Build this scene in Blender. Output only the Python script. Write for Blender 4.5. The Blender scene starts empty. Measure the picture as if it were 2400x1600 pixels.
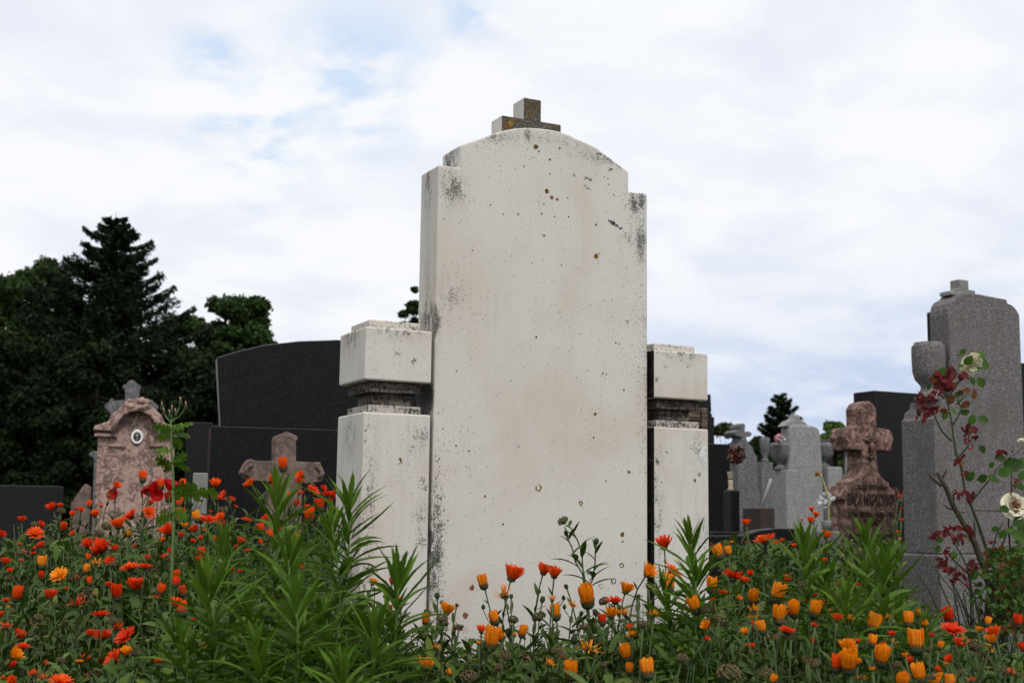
import bpy, bmesh, math, random
import numpy as np
from mathutils import Vector, Matrix, Euler
random.seed(11); rng = np.random.default_rng(11)
C = bpy.context.scene.collection
SC = bpy.context.scene
# ------------------------------------------------------------------ camera
FPX, TILT, ROLL, CAMZ = 3160.0, 0.1362, 0.0124, 0.55
cam_d = bpy.data.cameras.new('camera'); cam = bpy.data.objects.new('camera', cam_d); C.objects.link(cam)
cam_d.sensor_fit = 'HORIZONTAL'; cam_d.sensor_width = 22.3; cam_d.lens = 22.3*FPX/2400
cam_d.clip_start = 0.05; cam_d.clip_end = 3000
CR = Euler((math.pi/2+TILT, 0, 0)).to_matrix() @ Matrix.Rotation(ROLL, 3, 'Z')
cam.matrix_world = Matrix.Translation((0, 0, CAMZ)) @ CR.to_4x4()
cam_d.dof.use_dof = True; cam_d.dof.focus_distance = 3.25; cam_d.dof.aperture_fstop = 5.6
SC.camera = cam
# ------------------------------------------------------------------ light
SUN_EL, SUN_AZ = math.radians(50), math.radians(158)   # azimuth of the sun measured from +Y clockwise
W = bpy.data.worlds.new("World"); SC.world = W; W.use_nodes = True
def make_world():
    nt = W.node_tree; N = nt.nodes; L = nt.links; N.clear()
    out = N.new('ShaderNodeOutputWorld'); bg = N.new('ShaderNodeBackground'); L.new(bg.outputs[0], out.inputs[0])
    bg.inputs[1].default_value = 0.1
    sky = N.new('ShaderNodeTexSky'); sky.sky_type = 'NISHITA'; sky.sun_disc = False
    sky.sun_elevation = SUN_EL; sky.sun_rotation = SUN_AZ
    tc = N.new('ShaderNodeTexCoord'); sep = N.new('ShaderNodeSeparateXYZ'); L.new(tc.outputs['Generated'], sep.inputs[0])
    def M(op, a, b=None, c=None, clamp=False):
        n = N.new('ShaderNodeMath'); n.operation = op; n.use_clamp = clamp
        for i, v in enumerate((a, b, c)):
            if v is None: continue
            if isinstance(v, (int, float)): n.inputs[i].default_value = v
            else: L.new(v, n.inputs[i])
        return n.outputs[0]
    z = M('MAXIMUM', sep.outputs[2], 0.0)
    den = M('ADD', z, 0.30)
    cx = M('DIVIDE', sep.outputs[0], den); cy = M('DIVIDE', sep.outputs[1], den)
    cmb = N.new('ShaderNodeCombineXYZ'); L.new(cx, cmb.inputs[0]); L.new(cy, cmb.inputs[1])
    def noise(scale, detail, rough, dist, off):
        mp = N.new('ShaderNodeMapping'); L.new(cmb.outputs[0], mp.inputs[0]); mp.inputs[1].default_value = off
        mp.inputs[3].default_value = (1, 1.15, 1)
        n = N.new('ShaderNodeTexNoise'); n.inputs['Scale'].default_value = scale; n.inputs['Detail'].default_value = detail
        n.inputs['Roughness'].default_value = rough; n.inputs['Distortion'].default_value = dist
        L.new(mp.outputs[0], n.inputs['Vector']); return n.outputs[0]
    def ramp(v, a, b, lo=0.0, hi=1.0):
        m = N.new('ShaderNodeMapRange'); m.interpolation_type = 'SMOOTHSTEP'; L.new(v, m.inputs[0])
        m.inputs[1].default_value = a; m.inputs[2].default_value = b; m.inputs[3].default_value = lo; m.inputs[4].default_value = hi
        return m.outputs[0]
    def blob(px, py, r):
        d = (CR @ Vector(((px-1200)/FPX, (800-py)/FPX, -1))).normalized()
        vm = N.new('ShaderNodeVectorMath'); vm.operation = 'DISTANCE'; L.new(tc.outputs['Generated'], vm.inputs[0])
        vm.inputs[1].default_value = d
        return ramp(vm.outputs['Value'], 0.0, r/FPX, 1.0, 0.0)
    n1 = noise(4.6, 5, 0.52, 0.3, (3.1, 0.7, 0)); n2 = noise(13.0, 4, 0.55, 0.2, (0.2, 5.3, 2))
    v = M('ADD', M('MULTIPLY', n1, 0.6), M('MULTIPLY', n2, 0.4))
    holes = M('MAXIMUM', M('MAXIMUM', blob(600, 300, 230), blob(840, 190, 260)), M('MAXIMUM', blob(1110, 30, 110), blob(500, 140, 120)))
    bluecov = M('MULTIPLY', ramp(v, 0.44, 0.58), M('MULTIPLY', holes, 1.35), clamp=True)
    # low band of thinner, bluer cloud to the right
    low = M('MULTIPLY', ramp(sep.outputs[2], 0.07, 0.235, 1.0, 0.0), ramp(sep.outputs[0], -0.12, 0.28))
    lowv = M('MULTIPLY', low, ramp(v, 0.38, 0.62, 0.5, 1.0), clamp=True)
    grey = ramp(n1, 0.38, 0.66)
    mixg = N.new('ShaderNodeMix'); mixg.data_type = 'RGBA'; L.new(M('MULTIPLY', grey, 0.85), mixg.inputs[0])
    mixg.inputs[6].default_value = (9.5, 9.65, 9.95, 1); mixg.inputs[7].default_value = (8.0, 8.45, 9.4, 1)
    mixl = N.new('ShaderNodeMix'); mixl.data_type = 'RGBA'; L.new(lowv, mixl.inputs[0])
    L.new(mixg.outputs[2], mixl.inputs[6]); mixl.inputs[7].default_value = (5.3, 6.4, 8.6, 1)
    skm = N.new('ShaderNodeMix'); skm.data_type = 'RGBA'; skm.blend_type = 'MIX'; skm.inputs[0].default_value = 0.85
    L.new(sky.outputs[0], skm.inputs[6]); skm.inputs[7].default_value = (5.6, 7.7, 10.4, 1)
    mixb = N.new('ShaderNodeMix'); mixb.data_type = 'RGBA'; L.new(M('MULTIPLY', bluecov, 0.62), mixb.inputs[0])
    L.new(mixl.outputs[2], mixb.inputs[6]); L.new(skm.outputs[2], mixb.inputs[7])
    # overcast sky is brighter towards the zenith
    zb = ramp(sep.outputs[2], 0.42, 0.95, 1.0, 1.55)
    fin = N.new('ShaderNodeVectorMath'); fin.operation = 'MULTIPLY'; L.new(mixb.outputs[2], fin.inputs[0])
    cz = N.new('ShaderNodeCombineXYZ'); L.new(zb, cz.inputs[0]); L.new(ramp(sep.outputs[2], 0.42, 0.95, 1.0, 1.47), cz.inputs[1]); L.new(ramp(sep.outputs[2], 0.42, 0.95, 1.0, 1.33), cz.inputs[2]); L.new(cz.outputs[0], fin.inputs[1])
    L.new(fin.outputs[0], bg.inputs[0])
make_world()
sd = bpy.data.lights.new('sun', 'SUN'); sd.energy = 2.0; sd.angle = math.radians(12); sd.color = (1, 0.955, 0.89)
sun = bpy.data.objects.new('sun', sd); C.objects.link(sun)
sdir = Vector((math.sin(SUN_AZ)*math.cos(SUN_EL), math.cos(SUN_AZ)*math.cos(SUN_EL), math.sin(SUN_EL)))
sun.rotation_euler = sdir.to_track_quat('Z', 'Y').to_euler(); sun.location = (0, -3, 6)
SC.view_settings.view_transform = 'Standard'; SC.view_settings.look = 'None'; SC.view_settings.gamma = 1
SC.view_settings.exposure = 0.0
SC.cycles.max_bounces = 8; SC.cycles.diffuse_bounces = 3; SC.cycles.transparent_max_bounces = 8
# ------------------------------------------------------------------ helpers
def P(px, py, d):
    """world point seen at a photo pixel, at forward distance d"""
    v = CR @ Vector(((px-1200)/FPX, (800-py)/FPX, -1))
    return Vector((0, 0, CAMZ)) + v*(d/v.y)
def proj(p):
    q = CR.transposed() @ (Vector(p)-Vector((0, 0, CAMZ)))
    return 1200+FPX*q.x/-q.z, 800-FPX*q.y/-q.z
class Fr:
    """upright frame: u along the front, v into depth, z up"""
    def __init__(s, origin, a): s.o = Vector((origin[0], origin[1], 0)); s.a = a; s.U = Vector((math.cos(a), math.sin(a), 0)); s.V = Vector((-math.sin(a), math.cos(a), 0))
    def px(s, x, y, v=0.0):      # pixel -> (u, z) on the plane v
        d = CR @ Vector(((x-1200)/FPX, (800-y)/FPX, -1)); o = Vector((0, 0, CAMZ)); pl = s.o+s.V*v
        t = (pl-o).dot(s.V)/d.dot(s.V); p = o+d*t
        return ((p-s.o).dot(s.U), p.z)
    def mat(s, z=0.0): return Matrix.Translation((s.o.x, s.o.y, z)) @ Matrix.Rotation(s.a, 4, 'Z')
def frame_at(px, d, a): p = P(px, 1200, d); return Fr((p.x, p.y), math.radians(a))
class MB:
    def __init__(s): s.v = []; s.f = []; s.m = []
    def add(s, vs, fs, mi=0):
        n = len(s.v); s.v += [tuple(x) for x in vs]; s.f += [tuple(i+n for i in f) for f in fs]; s.m += [mi]*len(fs)
    def box(s, x0, x1, y0, y1, z0, z1, mi=0, taper=0.0):
        t = taper
        s.add([(x0, y0, z0), (x1, y0, z0), (x1, y1, z0), (x0, y1, z0), (x0+t, y0+t, z1), (x1-t, y0+t, z1), (x1-t, y1-t, z1), (x0+t, y1-t, z1)],
              [(3, 2, 1, 0), (4, 5, 6, 7), (0, 1, 5, 4), (1, 2, 6, 5), (2, 3, 7, 6), (3, 0, 4, 7)], mi)
    def prism(s, pts, y0, y1, mi=0):   # outline in (u,z), counter-clockwise seen from the front
        n = len(pts)
        s.add([(p[0], y0, p[1]) for p in pts]+[(p[0], y1, p[1]) for p in pts],
              [tuple(range(n)), tuple(range(2*n-1, n-1, -1))]+[(i, i+n, (i+1) % n+n, (i+1) % n) for i in range(n)], mi)
    def lathe(s, prof, cx=0, cy=0, n=20, mi=0, squash=1.0):
        vs = []; fs = []
        for r, z in prof:
            for k in range(n):
                a = 2*math.pi*k/n; vs.append((cx+r*math.cos(a), cy+r*math.sin(a)*squash, z))
        for i in range(len(prof)-1):
            for k in range(n):
                k2 = (k+1) % n; fs.append((i*n+k, i*n+k2, (i+1)*n+k2, (i+1)*n+k))
        fs.append(tuple(range(n-1, -1, -1))); fs.append(tuple((len(prof)-1)*n+k for k in range(n)))
        s.add(vs, fs, mi)
    def tube(s, pts, rad, n=6, mi=0):
        pts = [Vector(p) for p in pts]; m = len(pts); vs = []
        if not hasattr(rad, '__len__'): rad = [rad]*m
        for i, p in enumerate(pts):
            t = (pts[min(i+1, m-1)]-pts[max(i-1, 0)]); t = t.normalized() if t.length > 1e-9 else Vector((0, 0, 1))
            a = t.orthogonal().normalized() if i == 0 else (a-t*a.dot(t)).normalized()
            b = t.cross(a)
            for k in range(n):
                an = 2*math.pi*k/n; vs.append(p+(a*math.cos(an)+b*math.sin(an))*rad[i])
        fs = [(i*n+k, i*n+(k+1) % n, (i+1)*n+(k+1) % n, (i+1)*n+k) for i in range(m-1) for k in range(n)]
        fs.append(tuple((m-1)*n+k for k in range(n)))
        s.add(vs, fs, mi)
    def mesh(s, name, mats, smooth=False):
        me = bpy.data.meshes.new(name); me.from_pydata(s.v, [], s.f)
        for m in (mats if isinstance(mats, (list, tuple)) else [mats]): me.materials.append(m)
        me.polygons.foreach_set('material_index', s.m)
        if smooth: me.polygons.foreach_set('use_smooth', [True]*len(s.f))
        me.update(); return me
    def build(s, name, mats, parent=None, mw=None, smooth=False, bevel=0, seg=2):
        o = bpy.data.objects.new(name, s.mesh(name, mats, smooth)); C.objects.link(o)
        if parent is not None: o.parent = parent
        if mw is not None: o.matrix_world = mw
        if bevel:
            b = o.modifiers.new('bevel', 'BEVEL'); b.width = bevel; b.segments = seg; b.limit_method = 'ANGLE'; b.angle_limit = math.radians(38)
        return o
def tag(o, label, cat, group=None, kind=None):
    if label: o['label'] = label
    if cat: o['category'] = cat
    if group: o['group'] = group
    if kind: o['kind'] = kind
    return o
def thing(name, mw, label, cat, group=None):
    o = bpy.data.objects.new(name, None); C.objects.link(o); o.empty_display_size = .1; o.matrix_world = mw
    return tag(o, label, cat, group)
# ------------------------------------------------------------------ materials
class MT:
    def __init__(s, name, rough=0.7, spec=0.35):
        s.m = bpy.data.materials.new(name); s.m.use_nodes = True; s.nt = s.m.node_tree; s.N = s.nt.nodes; s.L = s.nt.links
        s.b = s.N['Principled BSDF']; s.b.inputs['Roughness'].default_value = rough; s.b.inputs['Specular IOR Level'].default_value = spec
        s.tc = s.N.new('ShaderNodeTexCoord').outputs['Object']
    def lnk(s, a, sock):
        if isinstance(a, (int, float)): sock.default_value = a
        elif isinstance(a, tuple): sock.default_value = a if len(a) != 3 or sock.type == 'VECTOR' else (*a, 1)
        else: s.L.new(a, sock)
    def math(s, op, a, b=0.0, clamp=False):
        n = s.N.new('ShaderNodeMath'); n.operation = op; n.use_clamp = clamp; s.lnk(a, n.inputs[0]); s.lnk(b, n.inputs[1]); return n.outputs[0]
    def mp(s, scale=(1, 1, 1), off=(0, 0, 0)):
        n = s.N.new('ShaderNodeMapping'); s.L.new(s.tc, n.inputs[0]); n.inputs[3].default_value = scale; n.inputs[1].default_value = off; return n.outputs[0]
    def noise(s, scale, detail=4, rough=.55, vec=None, dist=0.0, col=False):
        n = s.N.new('ShaderNodeTexNoise'); s.L.new(vec if vec is not None else s.tc, n.inputs['Vector'])
        n.inputs['Scale'].default_value = scale; n.inputs['Detail'].default_value = detail; n.inputs['Roughness'].default_value = rough
        n.inputs['Distortion'].default_value = dist; return n.outputs[1 if col else 0]
    def voro(s, scale, feat='F1', vec=None, out=0):
        n = s.N.new('ShaderNodeTexVoronoi'); n.feature = feat; s.L.new(vec if vec is not None else s.tc, n.inputs['Vector']); n.inputs['Scale'].default_value = scale
        return n.outputs[out]
    def ramp(s, v, a, b, lo=0.0, hi=1.0):
        n = s.N.new('ShaderNodeMapRange'); n.interpolation_type = 'SMOOTHSTEP'; s.L.new(v, n.inputs[0])
        for i, x in enumerate((a, b, lo, hi)): n.inputs[i+1].default_value = x
        return n.outputs[0]
    def mix(s, f, a, b, mode='MIX'):
        n = s.N.new('ShaderNodeMix'); n.data_type = 'RGBA'; n.blend_type = mode; s.lnk(f, n.inputs[0]); s.lnk(a, n.inputs[6]); s.lnk(b, n.inputs[7]); return n.outputs[2]
    def sphere(s, c, r, soft=1.0):    # 1 inside an ellipsoid, falling to 0
        n = s.N.new('ShaderNodeMapping'); s.L.new(s.tc, n.inputs[0]); n.vector_type = 'TEXTURE'; n.inputs[1].default_value = c; n.inputs[3].default_value = r
        l = s.N.new('ShaderNodeVectorMath'); l.operation = 'LENGTH'; s.L.new(n.outputs[0], l.inputs[0])
        return s.ramp(l.outputs['Value'], 1-soft, 1.0, 1.0, 0.0)
    def sep(s):
        n = s.N.new('ShaderNodeSeparateXYZ'); s.L.new(s.tc, n.inputs[0]); return n.outputs
    def bump(s, h, st=.3, dist=.002):
        n = s.N.new('ShaderNodeBump'); n.inputs['Strength'].default_value = st; n.inputs['Distance'].default_value = dist; s.L.new(h, n.inputs['Height']); s.L.new(n.outputs[0], s.b.inputs['Normal'])
    def col(s, c): s.lnk(c, s.b.inputs['Base Color']); return s.m
    def out_translucent(s, c, amt):
        t = s.N.new('ShaderNodeBsdfTranslucent'); s.lnk(c, t.inputs[0]); mx = s.N.new('ShaderNodeMixShader'); mx.inputs[0].default_value = amt
        s.L.new(s.b.outputs[0], mx.inputs[1]); s.L.new(t.outputs[0], mx.inputs[2]); s.L.new(mx.outputs[0], s.N['Material Output'].inputs[0])
def marble(name, blobs=(), dirt=.42, streak=0.0, base=(.55, .532, .502), beige=(.495, .435, .375)):
    t = MT(name, .62, .3)
    a = t.ramp(t.noise(3.3, 3, .5, dist=.6), .42, .66); a2 = t.ramp(t.noise(9, 4, .6), .4, .7)
    c = t.mix(t.math('MULTIPLY', a, .75), base, beige); c = t.mix(t.math('MULTIPLY', a2, .25), c, (.56, .55, .52))
    c = t.mix(t.math('MULTIPLY', t.ramp(t.noise(160, 2, .6), .35, .75), .16), c, (.42, .38, .33))
    g = t.noise(430, 3, .75); pores = t.ramp(g, .70-.03*dirt, .74, 0, 1)
    c = t.mix(t.math('MULTIPLY', pores, .65), c, (.12, .11, .10))
    if streak:
        st = t.ramp(t.noise(1, 5, .65, vec=t.mp((60, 60, 5))), .5, .72); c = t.mix(t.math('MULTIPLY', st, streak), c, (.2, .18, .17))
    fine = t.noise(1, 4, .8, vec=t.mp((300, 300, 210))); big = t.noise(1, 3, .6, vec=t.mp((55, 55, 26)))
    for cc, r, k in blobs:
        m = t.math('MULTIPLY', t.sphere(cc, r), k)
        if k < 2.5: m = t.math('MULTIPLY', m, t.ramp(big, .30, .62, .35, 1.25))
        c = t.mix(t.math('MULTIPLY', m, .17), c, (.24, .22, .20))
        th = t.math('ADD', fine, t.math('MULTIPLY', t.math('SUBTRACT', m, .72), .22))
        c = t.mix(t.math('MULTIPLY', t.ramp(th, .515, .575), .85), c, (.04, .037, .034))
    t.bump(t.math('ADD', t.noise(220, 4, .6), t.math('MULTIPLY', pores, -.6)), .22, .0012)
    return t.col(c)
def speckle(name, a, b, c2, scale, rough, spec=.4, bump=.1, coat=0.0, patch=None):
    t = MT(name, rough, spec)
    v = t.voro(scale, 'F1', out=1); sx = t.N.new('ShaderNodeSeparateColor'); t.L.new(v, sx.inputs[0])
    c = t.mix(t.ramp(sx.outputs[0], .35, .75), a, b); c = t.mix(t.ramp(sx.outputs[1], .80, .88), c, c2)
    c = t.mix(t.math('MULTIPLY', t.ramp(t.noise(6, 4, .6), .35, .7), .35), c, a)
    if patch: c = t.mix(t.math('MULTIPLY', t.ramp(t.noise(patch[1], 4, .6, vec=t.mp((1, 1, .6))), .52, .7), .6), c, patch[0])
    if bump: t.bump(sx.outputs[2], bump, .003)
    t.b.inputs['Coat Weight'].default_value = coat; t.b.inputs['Coat Roughness'].default_value = .08
    return t.col(c)
def pinkstone(name, light=(.44, .285, .235), dark=(.085, .062, .055), thr=.5, sc=11):
    t = MT(name, .85, .2)
    w = t.noise(sc*.8, 3, .5, col=True); vm = t.N.new('ShaderNodeVectorMath'); vm.operation = 'SCALE'; t.L.new(w, vm.inputs[0]); vm.inputs['Scale'].default_value = .09
    va = t.N.new('ShaderNodeVectorMath'); va.operation = 'ADD'; t.L.new(vm.outputs[0], va.inputs[0]); t.L.new(t.tc, va.inputs[1])
    cr = t.ramp(t.voro(sc, 'DISTANCE_TO_EDGE', vec=va.outputs[0]), .0, .16, 1, 0)
    n = t.ramp(t.noise(sc*.9, 5, .62, dist=1.0), thr-.09, thr+.10)
    m = t.math('MAXIMUM', t.math('MULTIPLY', cr, t.ramp(t.noise(sc*.5, 2), .42, .55)), t.math('MULTIPLY', n, .92), clamp=True)
    lt = t.mix(t.ramp(t.noise(40, 4, .7), .35, .7), light, (light[0]*.78, light[1]*.74, light[2]*.72))
    c = t.mix(m, lt, t.mix(t.noise(60, 3), dark, (dark[0]*2.2, dark[1]*1.9, dark[2]*1.8)))
    t.bump(t.math('SUBTRACT', t.noise(50, 5, .7), t.math('MULTIPLY', m, .5)), .6, .006); return t.col(c)
def leafmat(name, a, b, vein=(.12, .2, .05), trans=.25, sc=14, rough=.55, lo=.55, hi=1.5, yel=0.0):
    t = MT(name, rough, .11)
    oi = t.N.new('ShaderNodeObjectInfo').outputs['Random']
    c = t.mix(t.ramp(t.noise(sc, 3, .6), .32, .68), a, b)
    c = t.mix(t.math('MULTIPLY', oi, .35), c, tuple(x*.72 for x in a))
    isl = t.N.new('ShaderNodeNewGeometry').outputs['Random Per Island']; vm = t.N.new('ShaderNodeVectorMath'); vm.operation = 'SCALE'; t.L.new(c, vm.inputs[0])
    mr = t.N.new('ShaderNodeMapRange'); t.L.new(isl, mr.inputs[0]); mr.inputs[3].default_value = lo; mr.inputs[4].default_value = hi; t.L.new(mr.outputs[0], vm.inputs['Scale']); c = vm.outputs[0]
    c = t.mix(t.ramp(isl, .86, .90, 0, yel), c, (.14, .13, .02))
    t.out_translucent(t.mix(.5, c, vein), trans); return t.col(c)
def flat(name, c, rough=.7, spec=.3, var=.25, sc=30, bump=0):
    t = MT(name, rough, spec); n = t.noise(sc, 4, .6)
    if bump: t.bump(n, bump, .003)
    return t.col(t.mix(t.ramp(n, .3, .7), c, tuple(x*(1-var) for x in c)))
def petalmat(name, a, b, trans=.35):
    t = MT(name, .55, .25); s = t.sep()
    c = t.mix(t.ramp(t.noise(1, 2, .6, vec=t.mp((13, 13, 1.6))), .35, .65), a, b)
    isl = t.N.new('ShaderNodeNewGeometry').outputs['Random Per Island']; c = t.mix(t.math('MULTIPLY', isl, .45), c, tuple(x*.62 for x in b))
    t.out_translucent(c, trans); return t.col(c)
M = {}
def blotchy(name, a, b, thr):
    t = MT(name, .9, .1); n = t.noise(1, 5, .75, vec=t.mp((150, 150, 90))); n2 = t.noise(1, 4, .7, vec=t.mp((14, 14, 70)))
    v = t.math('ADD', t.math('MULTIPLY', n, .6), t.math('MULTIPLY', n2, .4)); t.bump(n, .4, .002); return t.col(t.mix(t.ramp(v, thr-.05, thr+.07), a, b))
M['neck'] = blotchy('dark_neck_marble', (.035, .03, .027), (.15, .13, .115), .50)  # darker tone for the recessed necks and the moulding under each capital
M['ledge'] = blotchy('streaked_marble', (.04, .036, .032), (.40, .36, .33), .47)
M['plate'] = blotchy('streaked_plate_marble', (.05, .045, .04), (.50, .465, .42), .43)
M['mould'] = blotchy('mouldy_marble', (.018, .016, .015), (.16, .145, .13), .60)
M['lichen_ochre'] = flat('ochre_lichen', (.20, .115, .015), .9, .1, .55, 260); M['lichen_brown'] = flat('brown_lichen', (.20, .105, .06), .9, .1, .4, 260)
M['soot'] = flat('black_crust', (.035, .034, .032), .95, .1, .4, 200); M['sootg'] = flat('grey_crust', (.16, .15, .14), .95, .1, .4, 200)
M['chip'] = flat('fresh_chip', (.66, .67, .68), .9, .2, .3, 90, .8)
M['crossm'] = speckle('lichen_marble', (.085, .078, .07), (.045, .04, .036), (.20, .19, .17), 520, .92, .1, .5, patch=((.10, .07, .02), 18))
M['black'] = speckle('black_granite', (.007, .007, .008), (.003, .003, .0035), (.017, .017, .019), 260, .42, .13, 0)
M['black2'] = speckle('dull_black_granite', (.013, .013, .0145), (.008, .0085, .009), (.017, .017, .019), 240, .6, .13, 0)
M['blackedge'] = flat('honed_black_edge', (.12, .13, .15), .55, .4, .1, 60)
M['redside'] = flat('brown_stone_side', (.045, .018, .014), .8, .2, .4, 20)
M['grey'] = speckle('grey_granite', (.132, .123, .123), (.066, .062, .064), (.25, .235, .23), 300, .8, .2, .5, patch=((.09, .082, .08), 4))
M['lgrey'] = speckle('pale_grey_granite', (.235, .235, .235), (.16, .16, .16), (.31, .31, .31), 120, .85, .2, .4, patch=((.17, .17, .17), 5))
M['mgrey'] = speckle('weathered_grey_stone', (.125, .125, .13), (.08, .08, .085), (.17, .17, .175), 80, .85, .2, .4, patch=((.10, .10, .10), 6))
M['pink'] = pinkstone('weathered_pink_stone', (.40, .275, .24), (.075, .055, .05), .56, 24); M['pink2'] = pinkstone('veined_pink_stone', (.34, .215, .185), (.048, .032, .027), .47, 22); M['pink3'] = pinkstone('dull_pink_stone', (.20, .14, .125), (.06, .045, .04), .52, 16)
M['conc'] = flat('concrete', (.22, .22, .21), .9, .2, .35, 25, .4)
M['ink'] = flat('dark_carving', (.045, .03, .026), .9, .1)
M['white'] = flat('white_enamel', (.75, .75, .73), .3, .5, .05); M['photo'] = flat('portrait_dark', (.03, .03, .03), .4, .4); M['skin'] = flat('portrait_grey', (.3, .28, .26), .4, .3)
M['wood'] = (lambda t: (t.bump(t.noise(1, 5, .7, vec=t.mp((30, 30, 160))), .8, .004), t.col(t.mix(t.ramp(t.noise(1, 5, .7, vec=t.mp((12, 12, 130))), .35, .65), (.035, .027, .022), (.15, .12, .095)))))(MT('weathered_wood', .9, .15))[1]
M['metal'] = flat('grey_metal', (.45, .45, .47), .4, .5, .1); M['cream'] = flat('cream_ceramic', (.42, .36, .26), .5, .4, .2)
M['soil'] = flat('dark_soil', (.045, .034, .024), .95, .1, .5, 12, .6)
M['bark'] = flat('bark', (.03, .025, .02), .95, .1, .5, 14, .8)
M['weed'] = leafmat('weed_leaf', (.044, .094, .007), (.072, .132, .011), (.10, .21, .02), .28, lo=.62, hi=1.4, yel=.1)
M['weedstem'] = flat('weed_stem', (.10, .17, .05), .6, .3, .3, 40)
M['cal'] = leafmat('calendula_leaf', (.028, .058, .007), (.056, .098, .014), (.06, .12, .015), .2, yel=.25)
M['cal2'] = leafmat('calendula_leaf_blue', (.040, .070, .015), (.072, .112, .028), (.07, .12, .03), .18, yel=.2)
M['calstem'] = flat('calendula_stem', (.065, .10, .035), .7, .25, .3, 60)
M['calyx'] = flat('calyx', (.045, .065, .03), .75, .2, .5, 200)
M['py'] = petalmat('yellow_orange_petal', (.90, .37, .008), (.84, .22, .004)); M['po'] = petalmat('orange_petal', (.88, .14, .003), (.80, .06, .002))
M['pr'] = petalmat('red_orange_petal', (.84, .075, .003), (.66, .026, .002)); M['pd'] = petalmat('dried_petal', (.42, .10, .03), (.20, .06, .03), .2)
def seedmat():
    t = MT('seed_head', .85, .15); isl = t.N.new('ShaderNodeNewGeometry').outputs['Random Per Island']
    return t.col(t.mix(t.ramp(t.noise(9, 3, .6), .35, .65), t.mix(isl, (.13, .135, .05), (.15, .075, .055)), (.04, .04, .02)))
M['seed'] = seedmat(); M['poppy'] = petalmat('poppy_petal', (.55, .006, .008), (.42, .003, .005))
M['rosep'] = petalmat('cream_rose_petal', (.86, .84, .72), (.84, .78, .58), .3); M['rosed'] = flat('withered_centre', (.30, .12, .04), .9, .1, .5, 150)
M['roseg'] = leafmat('rose_leaf', (.028, .066, .010), (.046, .098, .016), (.08, .15, .015), .2); M['roser'] = leafmat('young_rose_leaf', (.11, .013, .014), (.06, .009, .011), (.2, .02, .02), .25); M['roseb'] = leafmat('bronze_rose_leaf', (.11, .035, .010), (.065, .035, .009), (.2, .08, .02), .22)
M['cane'] = flat('rose_cane', (.05, .042, .028), .8, .2, .45, 30, .5); M['caneg'] = flat('green_cane', (.04, .05, .018), .6, .3, .4, 40)
M['spruce'] = leafmat('spruce_needles', (.007, .0155, .006), (.014, .028, .009), (.015, .03, .008), .05, .9, .7)
M['broad'] = leafmat('broad_foliage', (.012, .028, .007), (.030, .058, .012), (.03, .06, .01), .14, .5, .6)
M['shade'] = leafmat('dense_dark_foliage', (.006, .0135, .004), (.013, .027, .006), (.015, .03, .006), .1, .5, .7)
M['bright'] = leafmat('bright_foliage', (.06, .12, .025), (.11, .19, .04), (.1, .2, .03), .22, .8, .6)
M['grass'] = leafmat('grass_blade', (.05, .09, .025), (.09, .13, .035), (.1, .16, .04), .2)
M['magenta'] = petalmat('magenta_blossom', (.42, .08, .28), (.55, .16, .38))
M['whitefl'] = petalmat('white_blossom', (.7, .7, .72), (.6, .6, .66)); M['pinkfl'] = petalmat('pink_blossom', (.7, .22, .26), (.6, .3, .35))
# ------------------------------------------------------------------ ground
def interp(x, xs, ys): return float(np.interp(x, xs, ys))
def gz(x, y):     # gentle rise of the old grave mound at the left and of the ground far behind
    m = .22*math.exp(-((x+1.1)/.9)**2-((y-5.0)/1.3)**2)
    return m
def ground():
    xs = np.concatenate([np.linspace(-600, -6, 14), np.linspace(-5, 5, 60), np.linspace(6, 600, 14)])
    ys = np.concatenate([np.linspace(-40, 0, 5), np.linspace(.3, 9, 60), np.linspace(10, 900, 20)])
    mb = MB(); vs = [(x, y, gz(x, y)+(random.uniform(-.006, .006) if abs(x) < 5 and 0 < y < 9 else 0)) for y in ys for x in xs]; n = len(xs)
    mb.add(vs, [(j*n+i, j*n+i+1, (j+1)*n+i+1, (j+1)*n+i) for j in range(len(ys)-1) for i in range(n-1)])
    t = MT('ground_soil_and_grass', .95, .1); a = t.ramp(t.noise(1.3, 5, .6), .4, .6)
    t.bump(t.noise(25, 5, .7), .7, .02)
    o = mb.build('ground', t.col(t.mix(a, (.05, .04, .028), (.055, .075, .03))), smooth=True); tag(o, None, None, kind='structure')
ground()
# ------------------------------------------------------------------ white tombstone
F0 = Fr((-0.185, 3.2053), 0.4608); T = .1098
c4 = lambda x, y: (950+x/3.4836, 200+y/3.4836)
hc1, hc0, hp1 = .4587+CAMZ, .334+CAMZ, .259+CAMZ
n_, h1, h2 = .0571, .8727+CAMZ, .9297+CAMZ
arc = [F0.px(*c4(x, y)) for x, y in [(1790, 681), (1680, 598), (1560, 508), (1450, 455), (1388, 433), (1350, 408), (1270, 380), (1185, 362), (1100, 351), (985, 345), (900, 351), (780, 375), (640, 425), (500, 470)]]
outline = [(0, 0), (.6, 0), (.6, h1), (.6-n_, h1), (.6-n_, h2-.004)] + arc + [(n_, h2), (n_, h1), (0, h1)]
def inpoly(u, z, poly):
    r = False
    for i in range(len(poly)):
        a, b = poly[i], poly[i-1]
        if (a[1] > z) != (b[1] > z) and u < (b[0]-a[0])*(z-a[1])/(b[1]-a[1])+a[0]: r = not r
    return r
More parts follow.
